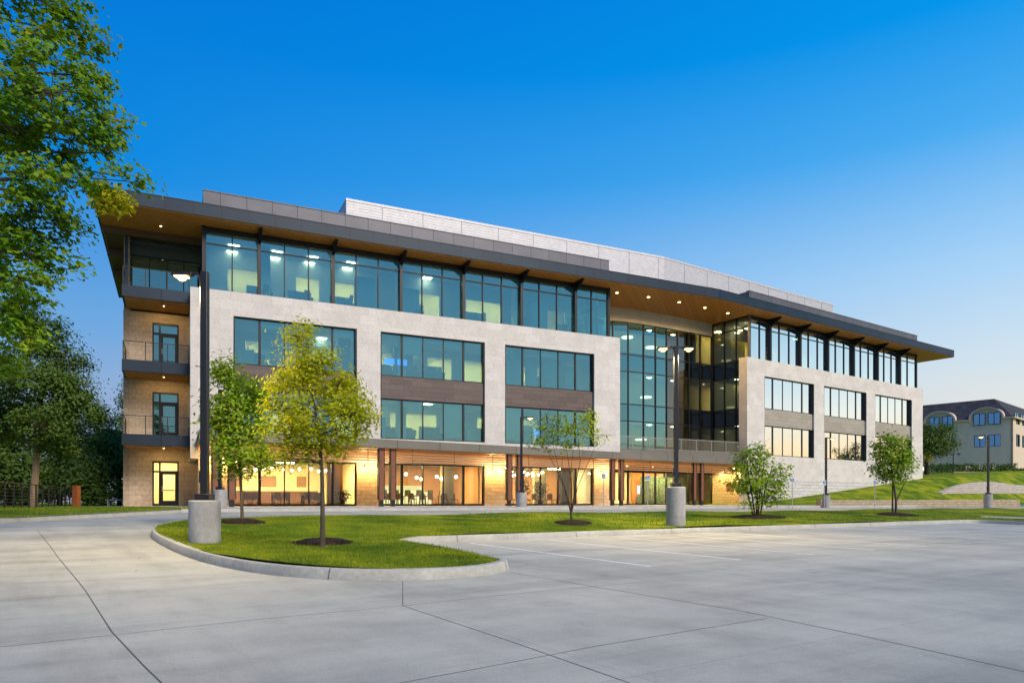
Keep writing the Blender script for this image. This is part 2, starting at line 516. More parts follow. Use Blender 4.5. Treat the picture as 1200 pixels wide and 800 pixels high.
c = m.mix(m.ramp(n1, [(.3, (.31, .31, .275)), (.7, (.44, .435, .385))]), m.ramp(n2, [(.3, (.78, .78, .78)), (.7, (1.06, 1.06, 1.06))]), 1.0, 'MULTIPLY')
m.color(c); m.bump(n2, .35, .015)
M['kerb'] = m.m
m = Mat('sidewalk_concrete', .75, .25)
n1 = m.noise(.8, 5, .7)
m.color(m.ramp(n1, [(.3, (.36, .355, .34)), (.7, (.46, .455, .44))]))
M['walk'] = m.m
m = Mat('lawn_soil_and_grass', .95, .1)
n1 = m.noise(.5, 5, .65); n2 = m.noise(26, 6, .75)
c = m.mix(m.ramp(n1, [(.38, (.055, .115, .005)), (.5, (.145, .215, .008)), (.62, (.29, .30, .015))]),
          m.ramp(n2, [(.3, (.45, .45, .45)), (.7, (1.35, 1.35, 1.35))]), 1.0, 'MULTIPLY')
m.color(c); m.bump(n2, .9, .05)
M['lawn'] = m.m

qs_ = [-60, -40, -25, -15, -8, -4, 0, 2, 4, 6, 8.8, 10, 12, 13.5, 14.9, 17, 19, 21, 23.7, 26, 28, 31.06]
ss_ = list(np.linspace(-70, 110, 61))
grid_mesh('parking_lot', ss_, qs_, lambda s, q: (*XY(q, s), zc(q)), M['concrete'])
g = MB(); g.face([(-2500, -2500, -1.0), (2500, -2500, -1.0), (2500, 2500, -1.0), (-2500, 2500, -1.0)])
g.build('ground', M['lawn'], origin=(0, 0, -1), smooth=False)['kind'] = 'structure'
# ground behind the drive: the strip by the building plus the grassy bank on the right
uq = sorted(set([31.09, 31.6, 32.4] + list(np.linspace(33, 46, 14)) + [50, 55, 62, 70, 85, 110, 150, 220, 320]))
us = sorted(set(list(np.linspace(-300, -60, 9)) + list(np.linspace(-60, 50, 45)) + list(np.linspace(50, 130, 41)) + list(np.linspace(150, 420, 8))))
def _out(s, q):
    x, y = XY(q, s); return (x, y, zout(x, y))
grid_mesh('terrain', us, uq, _out, M['lawn'])

def poly_mesh(name, outline, zf, mat, step=.6, kind='structure', inset=0.0):
    """triangulated sheet over an xy outline, heights from zf"""
    P = [Vector(p) for p in outline]
    xs = [p.x for p in P]; ys = [p.y for p in P]
    def inside(x, y):
        c_ = False; n = len(P); j = n - 1
        for i in range(n):
            if (P[i].y > y) != (P[j].y > y) and x < (P[j].x - P[i].x) * (y - P[i].y) / (P[j].y - P[i].y) + P[i].x: c_ = not c_
            j = i
        return c_
    pts = list(P)
    x = min(xs)
    while x < max(xs):
        y = min(ys)
        while y < max(ys):
            if inside(x, y) and min((Vector((x, y)) - p).length for p in P) > step * .4: pts.append(Vector((x, y)))
            y += step
        x += step
    n = len(P)
    vs, es, fs, *_ = delaunay_2d_cdt(pts, [(i, (i + 1) % n) for i in range(n)], [], 1, 1e-5)
    b = MB(); b.v = [(v.x, v.y, zf(v.x, v.y)) for v in vs]
    b.fc = [tuple(f) for f in fs]
    o = b.build(name, mat, origin=(0, 0, 0))
    o.data.update()
    if sum(p.normal.z for p in o.data.polygons) < 0: o.data.flip_normals()
    o.data.shade_smooth()
    if kind: o['kind'] = kind
    return o, inside

def densify(pts, step=.35, closed=False):
    out = []
    n = len(pts)
    for i in range(n if closed else n - 1):
        a, b = Vector(pts[i]), Vector(pts[(i + 1) % n])
        k = max(1, int((b - a).length / step))
        out += [tuple(a.lerp(b, t / k)) for t in range(k)]
    if not closed: out.append(tuple(pts[-1]))
    return out
def smooth_line(pts, it=2, closed=False):
    for _ in range(it):
        q = []
        n = len(pts)
        if not closed: q.append(pts[0])
        for i in range(n if closed else n - 1):
            a, b = Vector(pts[i]), Vector(pts[(i + 1) % n])
            q.append(tuple(a * .75 + b * .25)); q.append(tuple(a * .25 + b * .75))
        if not closed: q.append(pts[-1])
        pts = q
    return pts

def kerb(name, line, side, zf=zroad, h=.15, w=.16, ztop=None, gap=3.0):
    """kerb along a world xy polyline (its road-side foot); side=+1: kerb body lies left of the line"""
    b = MB(); P = [Vector(p) for p in line]; n = len(P); rings = []
    for i, p in enumerate(P):
        t = (P[min(i + 1, n - 1)] - P[max(i - 1, 0)]).normalized()
        nn = Vector((-t.y, t.x)) * side
        z = zf(p.x, p.y)
        zt = z + h
        q = [(p, z - .06), (p + nn * .012, z + .02), (p + nn * .03, zt - .02), (p + nn * .05, zt), (p + nn * w, zt + .004), (p + nn * w, z - .06)]
        rings.append([(a.x, a.y, zz) for a, zz in q])
    k = 6
    for r in rings: b.v += r
    for i in range(n - 1):
        for j in range(k - 1):
            f = (i * k + j, (i + 1) * k + j, (i + 1) * k + j + 1, i * k + j + 1)
            b.fc.append(f if side > 0 else f[::-1])
    b.fc.append(tuple(range(k))); b.fc.append(tuple((n - 1) * k + j for j in range(k)))
    o = b.build(name, M['kerb'], origin=(0, 0, 0))
    bm = bmesh.new(); bm.from_mesh(o.data); bmesh.ops.recalc_face_normals(bm, faces=bm.faces); bm.to_mesh(o.data); bm.free()
    o['kind'] = 'structure'
    return o

# --- planted island and bank between parking lot and drive
front_px = [(178, 632), (188, 638.5), (203, 646), (230, 657), (268, 666.5), (320, 674.5), (395, 679.5), (470, 680.5), (540, 677.5), (580, 673), (597, 667.5)]
front = [gpt(*p) for p in front_px]
tip = gpt(596, 665); apex = gpt(468, 638.5)
sR = 36.2
back_kerb = [XY(14.9, s) for s in np.linspace(QS(*apex)[1] + .8, sR - 1.2, 30)]
turn = [XY(14.9 - .15, sR - .5), XY(14.6, sR - .12), XY(14.0, sR), XY(8, sR), XY(0, sR), XY(-14, sR)]
left_px = [(222, 612.5), (196, 617), (181, 622.5), (175, 627)]
drive_edge = [XY(23.7, s) for s in np.linspace(75, 7.2, 60)]
lefts = [gpt(*p) for p in left_px]
outl = smooth_line(front, 2)[:-1] + [tip] + [tuple(Vector(tip).lerp(Vector(apex), t)) for t in (.1, .35, .6, .85, .97)] + back_kerb + smooth_line(turn, 1)
outl += [XY(-14, 75)] + drive_edge + lefts
kerb_line = densify(smooth_line(lefts[1:] + front, 2) + [tip] + [tuple(Vector(tip).lerp(Vector(apex), t)) for t in (.3, .6, .93)] + back_kerb + smooth_line(turn, 1), .5)
kerb('kerb', kerb_line, +1)
road_line = densify([XY(23.7, 75), XY(23.7, 7.2)] + lefts[:2], .8)
kerb('kerb', road_line, +1)
# lawn sheet, slightly inside the kerb, with a soft crown
def inset_poly(poly, d):
    n = len(poly); out = []
    area = sum(poly[i][0] * poly[(i + 1) % n][1] - poly[(i + 1) % n][0] * poly[i][1] for i in range(n))
    sg = 1 if area > 0 else -1
    for i in range(n):
        a, b, c_ = Vector(poly[i - 1]), Vector(poly[i]), Vector(poly[(i + 1) % n])
        t = (c_ - a).normalized()
        out.append(tuple(b + Vector((-t.y, t.x)) * d * sg))
    return out
lawn_out = inset_poly(outl, .12)
lawn, in_lawn = poly_mesh('lawn', lawn_out, lambda x, y: zlawn(x, y), M['lawn'], .8)

# --- left lawn between the side drive and the building
lk_px = [(-140, 625), (0, 613), (60, 609.5), (120, 606), (180, 602.5), (212, 600.6)]
lk = [gpt(*p) for p in lk_px]
lk_in = lk + [(lk[-1][0] + .6, lk[-1][1] + 2.0), (-14.6, 35.0), (-26, 38.5), (-60, 42), (-60, 14)]
def zleft(x, y): return min(zroad(x, y) + .15, .812)
lawn_left, in_left = poly_mesh('lawn', lk_in, zleft, M['lawn'], 1.0)
kerb('kerb', densify(smooth_line(lk, 1), .6), +1)

# --- pavement by the building, its kerb, and the far drive edge
sl = QS(*lk[-1])[1]
kerb('kerb', densify([XY(31.0, 60 + 60), XY(31.0, sl + 1.0), (lk[-1][0] + .25, lk[-1][1] + .3), lk[-1]][::-1], .9), +1)
def walkpoly(pts, name='pavement'):
    o, f = poly_mesh(name, pts, lambda x, y: .822, M['walk'], 2.0)
    return o
a_l, a_r = FA.xy(-.6, .05), FA.xy(30.7, .05)
walkpoly([XY(31.14, sl + .6), XY(31.14, sC0 + 9), XY(32.5, sC0 + 9), XY(32.7, sC0 + 1.5), tuple(FC.xy(.6, .3)), tuple(FC.xy(.2, 6)), tuple(FA.xy(32, 7)), tuple(a_r), tuple(a_l), tuple(FA.xy(-.6, 4.6)), tuple(FA.xy(-9, 4.6)), tuple(FA.xy(-9, 2.6)), tuple(FA.xy(-1.6, 2.2)), tuple(FA.xy(-1.6, -1.8))])

# --- painted stall lines, expansion joints
M['paint'] = plain('road_paint', (.66, .66, .64), .7, 0, .3, .25, 5)
M['joint'] = plain('joint_sealant', (.075, .075, .072), .8, 0, .2, .2)
M['sawcut'] = plain('saw_cut', (.13, .13, .125), .9, 0, .2, .3)
def strip(b, pts, w, dz):
    P = [Vector(p) for p in densify(pts, .5)]; n = len(P); k = len(b.v)
    for i, p in enumerate(P):
        t = (P[min(i + 1, n - 1)] - P[max(i - 1, 0)]).normalized(); nn = Vector((-t.y, t.x)) * (w / 2)
        for a in (p + nn, p - nn): b.v.append((a.x, a.y, zroad(a.x, a.y) + dz))
    for i in range(n - 1): b.fc.append((k + 2 * i, k + 2 * i + 1, k + 2 * i + 3, k + 2 * i + 2))
    return b
b = MB()
for s in [8.7 + 2.37 * i for i in range(12)]:
    strip(b, [XY(14.3, s), XY(8.5, s + .02)], .10, .004)
b.build('stall_markings', M['paint'], origin=(0, 0, 0))['kind'] = 'structure'
b = MB()
for pts in ([(43, 620), (60, 641), (99, 690), (131, 740), (170, 782), (192, 803)],
            [(597, 671), (640, 677.5), (700, 688), (870, 716), (1020, 747), (1215, 790)]):
    strip(b, [gpt(*p) for p in pts], .010, .003)
b.build('expansion_joint', M['joint'], origin=(0, 0, 0))['kind'] = 'structure'
b = MB()
for pts in ([(-60, 767), (0, 758), (140, 743), (300, 726), (472, 709.5)], [(472, 681), (472, 709.5)], [(472, 709.5), (600, 752), (740, 801)],
            [(440, 806), (600, 776), (700, 757), (900, 724)], [(472, 709.5), (600, 696), (760, 681)], [(-30, 707), (80, 698), (210, 690), (330, 678)],
            [(0, 652), (60, 641), (190, 636)]):
    strip(b, [gpt(*p) for p in pts], .008, .003)
b.build('saw_cut_joint', M['sawcut'], origin=(0, 0, 0))['kind'] = 'structure'

# --- paths crossing the lawn on the far right
b = MB()
def lawnstrip(pts, w):
    P = [Vector(p) for p in densify(pts, 1.0)]; n = len(P); k = len(b.v)
    for i, p in enumerate(P):
        t = (P[min(i + 1, n - 1)] - P[max(i - 1, 0)]).normalized(); nn = Vector((-t.y, t.x)) * (w / 2)
        for a in (p + nn, p - nn): b.v.append((a.x, a.y, zlawn(a.x, a.y) + .015))
    for i in range(n - 1): b.fc.append((k + 2 * i, k + 2 * i + 1, k + 2 * i + 3, k + 2 * i + 2))
lawnstrip([gpt(1150, 605.2, zlawn), gpt(1200, 607.0, zlawn), gpt(1290, 609.5, zlawn)], 1.3)
b.build('footpath', M['walk'], origin=(0, 0, 0))['kind'] = 'structure'

# joints across the kerb every few metres
b = MB(); acc = 0.0
for i in range(1, len(kerb_line)):
    p0_, p1_ = Vector(kerb_line[i - 1]), Vector(kerb_line[i]); acc += (p1_ - p0_).length
    if acc > 3.0:
        acc = 0.0; t = (p1_ - p0_).normalized(); nn = Vector((-t.y, t.x)); z = zroad(*p1_)
        for a_, b_ in ((( -.004, .0), (.028, .132)), ((.026, .130), (.048, .1535)), ((.046, .1535), (.162, .1575))):
            q = [p1_ + nn * a_[0], p1_ + nn * b_[0]]
            lo = [q[0] - t * .006, q[0] + t * .006, q[1] + t * .006, q[1] - t * .006]
            zz_ = [a_[1], a_[1], b_[1], b_[1]]
            off = nn * -.004 if a_[0] < .04 else Vector((0, 0))
            b.face([(v.x + off.x, v.y + off.y, z + h_ + .002) for v, h_ in zip(lo, zz_)])
b.build('kerb_joint', M['joint'], origin=(0, 0, 0), smooth=False)['kind'] = 'structure'
# ------------------------------------------------------------------ the office building
FLZ = [0.0, 4.41, 8.82, 13.23]
B = empty('office_building', (A0[0], A0[1], AZ), 0, 'long four storey office building of pale limestone and glass with a floating dark roof', 'office building')
BP = lambda name, mb, mat, parent=B, **k: mb.build(name, M[mat], parent, **k)
LA, LC = 30.69, 31.55

# curtain wall line of the recess between the wings (world xy)
def _cd(px):
    xs = [700, 717, 737.5, 772, 809, 834]; ds = [60.25, 60.8, 61.35, 62.95, 65.0, 66.7]
    return float(np.interp(px, xs, ds))
CW_PX = [700, 718, 736, 754, 768, 781, 794, 807, 820.5, 834]
CW = []
for px in CW_PX:
    d = _cd(px); CW.append(((px - 600) / F * d, d))

fl_poly = [tuple(FA.xy(.35, .6)), tuple(FA.xy(LA - .9, .6)), tuple(FA.xy(LA - .9, 5.2))]
fl_poly += [(x - nC.x * .25, y - nC.y * .25) for x, y in CW]
fl_poly += [tuple(FC.xy(1.0, 4.5)), tuple(FC.xy(1.0, .6)), tuple(FC.xy(LC - .4, .6)), tuple(FC.xy(LC - .4, 17)), tuple(FC.xy(-9, 19)), tuple(FA.xy(-3.4, 17)), tuple(FA.xy(-3.4, 4.75)), tuple(FA.xy(.35, 4.75))]
def is_ccw(p): return sum(p[i][0] * p[(i + 1) % len(p)][1] - p[(i + 1) % len(p)][0] * p[i][1] for i in range(len(p))) > 0
if not is_ccw(fl_poly): fl_poly = fl_poly[::-1]
for i, z in enumerate(FLZ):
    BP('floor_slab', MB().prism(fl_poly, AZ + z - .38 if i else AZ - .3, AZ + z), 'floor')
    zt = 3.05 if i < 3 else 3.55
    ceil_poly = [tuple(FA.xy(1.0, .6)) if p == tuple(FA.xy(.35, .6)) else tuple(FA.xy(1.0, 4.75)) if p == tuple(FA.xy(.35, 4.75)) else p for p in fl_poly]
    BP('ceiling', MB().prism(ceil_poly, AZ + z + zt, AZ + z + zt + .08), 'ceil')

# --- stone walls of both wings with the window bays left open
def bays(L):
    if L == 'A': return FA, LA, [(2.40, 9.99), (11.57, 19.16), (20.74, 28.33)], 'stoneA'
    return FC, LC, [(2.47, 10.22), (11.90, 19.65), (21.33, 29.08)], 'stoneC'
ROWS = [(4.48, 7.20), (8.71, 11.62)]
def bar_grid(mb, us, zs, v0, v1, w, wide=(), ww=.16, hw=None):
    for i, u in enumerate(us):
        a = ww if i in wide else w
        mb.box(u - a / 2, u + a / 2, v0 - (.015 if i in wide else 0), v1, zs[0], zs[-1])
    for z in zs:
        mb.box(us[0], us[-1], v0 + .012, v1 - .012, z - (hw or w) / 2, z + (hw or w) / 2)
    return mb
for wing in 'AC':
    fr, L, bs, st = bays(wing)
    thick = .88 if wing == 'C' else .55
    w = MB(fr)
    w.box(0, L, 0, thick, 11.62, 13.09)
    edges = [0] + [x for b_ in bs for x in b_] + [L]
    zbot = 2.84 if wing == 'A' else -2.0
    for k in range(0, len(edges), 2):
        w.box(edges[k], edges[k + 1], 0, thick, 4.48, 11.62)
    w.box(0, L, 0, thick, zbot, 4.48)
    BP('stone_wall', w, st)
    if wing == 'C':
        BP('stone_plinth', MB(fr).box(.0, L, -.03, -.003, -2, 2.35), 'roughC')
        # right end wall of the wing
    for b0, b1 in bs:
        us = list(np.linspace(b0 + .05, b1 - .05, 6))
        for z0, z1 in ROWS:
            f = bar_grid(MB(fr), us, [z0 + .04, z1 - .04], .255, .34, .07, (1, 4), .14, .09)
            f.box(b0, b0 + .09, .03, .36, z0, z1).box(b1 - .09, b1, .03, .36, z0, z1)
            win = BP('window', f, 'frame')
            BP('pane', MB(fr).quad((b0 + .05, .29, z0 + .02), (b1 - .05, .29, z0 + .02), (b1 - .05, .29, z1 - .02), (b0 + .05, .29, z1 - .02)), 'glass' + wing, win)
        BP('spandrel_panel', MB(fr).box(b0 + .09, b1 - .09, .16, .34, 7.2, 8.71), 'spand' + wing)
    # top storey glazing set just behind the stone, with the steel posts and roof brackets
    u0, u1 = .8, L - .93
    posts = [3.91, 8.47, 13.03, 17.58, 22.14, 26.74] if wing == 'A' else [3.55, 8.2, 12.85, 17.5, 22.15, 26.8]
    seg = [u0] + posts + [u1]
    for i in range(len(seg) - 1):
        a, c_ = seg[i], seg[i + 1]
        npan = 2 if i in (0, len(seg) - 2) else 3
        us = list(np.linspace(a + .05, c_ - .05, npan + 1))
        f = bar_grid(MB(fr), us, [13.14, 15.93, 16.62], .26, .40, .07)
        win = BP('window', f, 'frame')
        BP('pane', MB(fr).quad((a, .34, 13.1), (c_, .34, 13.1), (c_, .34, 16.62), (a, .34, 16.62)), 'glass' + wing, win)
        BP('head_panel', MB(fr).box(a, c_, .30, .40, 16.66, 17.0), 'frame')
    for u in posts:
        BP('roof_post', MB(fr).box(u - .1, u + .1, .06, .26, 13.09, 16.4), 'frame')
        t = .09
        k = MB(fr)
        P = fr.p
        k.hexa([P(u - t, .24, 16.15), P(u + t, .24, 16.15), P(u + t, .30, 16.4), P(u - t, .30, 16.4),
                P(u - t, -1.0, 16.88), P(u + t, -1.0, 16.88), P(u + t, -1.0, 16.99), P(u - t, -1.0, 16.99)])
        k.hexa([P(u - t, .24, 16.15), P(u + t, .24, 16.15), P(u + t, -1.0, 16.88), P(u - t, -1.0, 16.88),
                P(u - t, .24, 16.99), P(u + t, .24, 16.99), P(u + t, -1.0, 16.99), P(u - t, -1.0, 16.99)])
        BP('roof_bracket', k, 'frame')
    for u in (u0 - .06, u1 + .06):
        BP('corner_post', MB(fr).box(u - .09, u + .09, .22, .44, 13.09, 17.0), 'frame' if not (wing == 'C' and u < 2) else 'paraC')

# glazed sides of the top storey and of the recess side of the east wing
def face_panes(fr, u, v0, v1, nz, nv, name='side_glazing', mat='glassD', skip=True):
    f = MB(fr)
    vs = list(np.linspace(v0, v1, nv + 1))
    for v in vs: f.box(u - .06, u + .08, v - .04, v + .04, nz[0], nz[-1])
    for z in nz: f.box(u - .055, u + .075, v0, v1, z - .04, z + .04)
    win = BP(name, f, 'frame')
    BP('pane', MB(fr).quad((u, v1, nz[0]), (u, v0, nz[0]), (u, v0, nz[-1]), (u, v1, nz[-1])), mat, win)
face_panes(FC, .8, .45, 4.45, [4.45, 7.2, 8.7, 11.6, 13.1, 15.93, 16.95], 3)
BP('spandrel_panel', MB(FC).box(.86, .92, .5, 4.4, 7.25, 8.65), 'frame')
BP('spandrel_panel', MB(FC).box(.86, .92, .5, 4.4, 11.65, 13.05), 'frame')
face_panes(FA, LA - .87, .45, 5.0, [13.1, 15.93, 16.95], 3, mat='glassA')
BP('side_wall', MB(FA).box(LA - .9, LA - .5, .3, 5.0, 0, 13.0), 'stoneA')
BP('end_wall', MB(FC).box(LC - .6, LC - .2, .89, 17, -2, 13.05), 'stoneC')
BP('end_wall', MB(FA).box(-3.72, -3.4, 4.2, 17, -1, 17.0), 'tan')
BP('rear_wall', MB(FA).box(-3.4, 34, 17.02, 17.3, -1, 17.0), 'tan')
BP('rear_wall', MB(FC).box(-9, LC, 17.05, 17.35, -2, 17.0), 'tan')
face_panes(FC, LC - .87, .45, 8, [13.1, 15.93, 16.95], 5, mat='glassA')

# --- recess curtain wall: facets, mullions, transoms, metal header
cw_z = [4.55, 7.24, 8.7, 11.53, 13.0, 15.75]
for i in range(len(CW) - 1):
    a, c_ = Vector(CW[i]), Vector(CW[i + 1])
    L = (c_ - a).length
    fr = Frame(a, (c_ - a).normalized(), AZ)
    f = MB(fr)
    f.box(-.04, .04, -.08, .12, 0, cw_z[-1])
    for z in cw_z: f.box(.04, L - .04, -.05, .1, z - .04, z + .04)
    if i == len(CW) - 2: f.box(L - .04, L + .04, -.08, .12, 0, cw_z[-1])
    win = BP('curtain_wall', f, 'frame')
    BP('pane', MB(fr).quad((0, 0, 4.55), (L, 0, 4.55), (L, 0, cw_z[-1]), (0, 0, cw_z[-1])), 'glassA' if i < 5 else 'glassD', win)
    BP('header_panel', MB(fr).box(0, L, -.06, .12, cw_z[-1] + .04, 17.0), 'headC')
    BP('spandrel_panel', MB(fr).box(.05, L - .05, .14, .22, 11.7, 12.95), 'indark' if i < 6 else 'frame')
    BP('spandrel_panel', MB(fr).box(.05, L - .05, .14, .22, 7.3, 8.65), 'indark' if i < 6 else 'frame')
    # entrance glazing below
    g_ = MB(fr).box(.04, L - .04, -.06, .1, 2.8, 2.92).box(.04, L - .04, -.05, .1, .0, .08)
    ent = BP('shopfront', g_, 'frame')
    BP('pane', MB(fr).quad((0, .02, 0), (L, .02, 0), (L, .02, 2.86), (0, .02, 2.86)), 'glassG' if i < 6 else 'glassD', ent)
    BP('wall_band', MB(fr).box(0, L, .0, .2, 2.93, 4.5), 'indark')

# --- roof: slab with fascia, wood soffit, parapets and louvred screen
ZS, ZR = AZ + 17.0, AZ + 17.76
def isect(p, d, q, e):
    # intersection of lines p+td, q+se
    den = d.x * e.y - d.y * e.x
    t = ((q - p).x * e.y - (q - p).y * e.x) / den
    return p + d * t
bend_f = isect(FA.xy(0, -1.15), dA, FC.xy(0, -1.4), dC)
bend_b = isect(FA.xy(0, 20), dA, FC.xy(0, 20), dC)
roof_poly = [tuple(FA.xy(-4.92, -1.15)), tuple(bend_f), tuple(FC.xy(35.9, -1.4)), tuple(FC.xy(35.9, 20)), tuple(bend_b), tuple(FA.xy(-4.92, 20))]
BP('roof', MB().prism(inset_poly(roof_poly, .05), ZS + .02, ZR - .03), 'roofmem')
def fascia(name, p, q, mat, h0=ZS, h1=ZR):
    a, c_ = Vector(p), Vector(q); fr = Frame(a, (c_ - a).normalized(), 0)
    f = MB(fr).box(-.0, (c_ - a).length, -.03, .05, h0, h1 - .05).box(-.02, (c_ - a).length + .02, -.05, .09, h1 - .05, h1)
    return BP(name, f, mat)
fascia('roof_fascia', roof_poly[0], roof_poly[1], 'fasciaA')
fascia('roof_fascia', roof_poly[1], roof_poly[2], 'fasciaC')
fascia('roof_fascia', roof_poly[2], roof_poly[3], 'fasciaC')
fascia('roof_fascia', roof_poly[5], roof_poly[0], 'fasciaA')
# soffit: wood along the front, deeper darker bays behind the corner terrace
soff = [tuple(FA.xy(-4.8, -1.1)), (bend_f.x, bend_f.y + .05), tuple(FC.xy(35.8, -1.35)), tuple(FC.xy(35.8, 19.9)), tuple(FC.xy(0, 19.9)), tuple(FC.xy(0, 7)), tuple(FA.xy(33, 6.5)), tuple(FA.xy(30, 2.74)), tuple(FA.xy(-4.8, 2.74))]
if not is_ccw(soff): soff = soff[::-1]
BP('soffit', MB().prism(soff, ZS - .05, ZS + .012), 'soffit')
dk = [tuple(FA.xy(-4.8, 2.76)), tuple(FA.xy(0.9, 2.76)), tuple(FA.xy(.9, 19.9)), tuple(FA.xy(-4.8, 19.9))]
if not is_ccw(dk): dk = dk[::-1]
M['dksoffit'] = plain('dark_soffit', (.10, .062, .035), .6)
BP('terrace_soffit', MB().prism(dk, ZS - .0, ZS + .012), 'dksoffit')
bm_ = MB(FA)
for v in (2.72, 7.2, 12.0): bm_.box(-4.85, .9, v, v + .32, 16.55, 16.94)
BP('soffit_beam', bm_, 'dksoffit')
BP('terrace_column', MB(FA).box(-3.6, -3.42, 2.9, 3.08, 13.1, 16.94), 'slabmetal')

def parapet(fr, u0, u1, v, mat, z1=19.17):
    BP('parapet', MB(fr).box(u0, u1, v, v + .3, 17.74, z1 - .06).box(u0 - .02, u1 + .02, v - .03, v + .33, z1 - .06, z1).box(u0, u0 + .25, v + .3, v + 2.2, 17.74, z1 - .06), mat)
parapet(FA, .72, 29.9, .35, 'paraA')
parapet(FC, .75, 31.0, .35, 'paraC')
bend_s = isect(FA.xy(0, 3.5), dA, FC.xy(0, 3.5), dC)
ub = FA.uv(*bend_s)[0]; uc = FC.uv(*bend_s)[0]
def screen(fr, u0, u1, v, side=True, ret=None):
    s_ = MB(fr)
    z = 17.8
    k = 0
    while z < 21.4:
        s_.box(u0, u1, v, v + .05, z, z + .185)
        s_.box(u0, u1, v + .02, v + .06, z + .185, z + .2)
        if side: s_.box(u0 + .001, u0 + .05, v + .05, v + 9, z, z + .19)
        z += .2
    s_.box(u0 - .02, u1 + .02, v - .03, v + .12, 21.4, 21.54)
    if side: s_.box(u0 - .02, u0 + .1, v + .12, v + 9, 21.4, 21.54)
    u = u0 + 2.6
    BP('roof_screen', s_, 'screen')
    p_ = MB(fr)
    while u < u1:
        p_.box(u - .025, u + .025, v - .012, v + .02, 17.8, 21.4); u += 3.05
    BP('screen_post', p_, 'screenpost')
screen(FA, 10.05, ub, 3.5)
screen(FC, uc, 19.3, 3.5, False)
BP('penthouse', MB(FA).box(10.3, ub - 1, 4.2, 13, 17.8, 21.2), 'roofmem')
BP('penthouse', MB(FC).box(uc + 2, 19.2, 4.2, 13, 17.8, 21.2), 'roofmem')

# --- west end: tan block wall, doors, balconies
w = MB(FA)
UD0, UD1 = -2.28, -.88      # door opening along u (set below from the photo)
tan_v = 4.2
tx = lambda px, v: FA.uv(*((lambda D: ((px - 600) / F * D, D))((46.45 + v) / (.9021 - .4316 * (px - 600) / F))))[0]
UD0, UD1 = tx(178.5, tan_v), tx(209.5, tan_v)
DZ = [0, 4.41, 8.82]
w.box(-3.75, UD0, tan_v, tan_v + .35, -1, 12.3)
w.box(UD1, .9, tan_v, tan_v + .35, -1, 12.3)
for i, z in enumerate(DZ):
    w.box(UD0, UD1, tan_v, tan_v + .35, z + 2.86, (DZ[i + 1] if i < 2 else 12.3))
w.box(UD0, UD1, tan_v, tan_v + .35, -1, 0)
BP('block_wall', w, 'tan')
BP('side_wall', MB(FA).box(.0, .35, .56, tan_v, 2.84, 13.0), 'stoneA')
BP('side_wall', MB(FA).box(.45, .85, .06, tan_v, 0, 2.83), 'tan')
for z in DZ:
    f = MB(FA); um = UD0 + (UD1 - UD0) * .28
    f.box(UD0, UD0 + .09, tan_v + .04, tan_v + .2, z, z + 2.86).box(UD1 - .09, UD1, tan_v + .04, tan_v + .2, z, z + 2.86)
    f.box(um - .06, um + .06, tan_v + .04, tan_v + .2, z, z + 2.86)
    for zz in (.06, 2.18, 2.80): f.box(UD0 + .09, UD1 - .09, tan_v + .05, tan_v + .19, z + zz - .06, z + zz + .06)
    # leaf stiles and rails
    f.box(um + .06, um + .19, tan_v + .07, tan_v + .15, z + .12, z + 2.12).box(UD1 - .22, UD1 - .09, tan_v + .07, tan_v + .15, z + .12, z + 2.12)
    f.box(um + .19, UD1 - .22, tan_v + .07, tan_v + .15, z + .12, z + .32).box(um + .19, UD1 - .22, tan_v + .07, tan_v + .15, z + 2.0, z + 2.12)
    d = BP('door', f, 'frame')
    BP('pane', MB(FA).quad((UD0 + .08, tan_v + .12, z + .1), (UD1 - .08, tan_v + .12, z + .1), (UD1 - .08, tan_v + .12, z + 2.78), (UD0 + .08, tan_v + .12, z + 2.78)), 'glassG' if z == 0 else 'glassA', d)
    BP('handle', MB(FA).box(um + .12, um + .15, tan_v - .02, tan_v + .02, z + .9, z + 1.25).box(um + .11, um + .16, tan_v + .02, tan_v + .07, z + .95, z + 1.0).box(um + .11, um + .16, tan_v + .02, tan_v + .07, z + 1.15, z + 1.2), 'railpale', d)
    if z == 0: BP('push_bar', MB(FA).box(um + .2, UD1 - .24, tan_v + .16, tan_v + .2, .95, 1.02), 'frame', d)
UB0 = -3.67
BALC = []
for z in (4.41, 8.82, 13.23):
    s_ = MB(FA).box(UB0, .02 if z < 13 else .0, 1.3, tan_v if z < 13 else tan_v + .3, z - .80, z - .12)
    sl_ = BP('balcony', s_, 'slabmetal')
    BP('soffit_boards', MB(FA).box(UB0 + .12, -.05, 1.42, tan_v - .02, z - .83, z - .803), 'soffit', sl_)
    r = MB(FA)
    zt = z + 1.0
    r.box(UB0 + .04, -.02, 1.36, 1.41, zt - .04, zt)
    r.box(UB0 + .04, UB0 + .09, 1.41, tan_v - .02, zt - .04, zt)
    for u in np.linspace(UB0 + .065, -.05, 4): r.box(u - .025, u + .025, 1.36, 1.41, z - .12, zt - .04)
    r.box(UB0 + .04, UB0 + .09, tan_v - .1, tan_v - .05, z - .12, zt - .04)
    for k in range(1, 9):
        zz = z - .12 + k * .115
        r.box(UB0 + .06, -.03, 1.38, 1.39, zz, zz + .009).box(UB0 + .06, UB0 + .069, 1.4, tan_v - .1, zz, zz + .009)
    BP('railing', r, 'rail', sl_)
    BP('downlight', MB().lathe(FA.p(-1.45, 2.6, z - .85), [(.035, .0), (.035, .018)], 12), 'down', sl_)
    BALC.append(FA.p(-1.45, 2.4, z - .88))
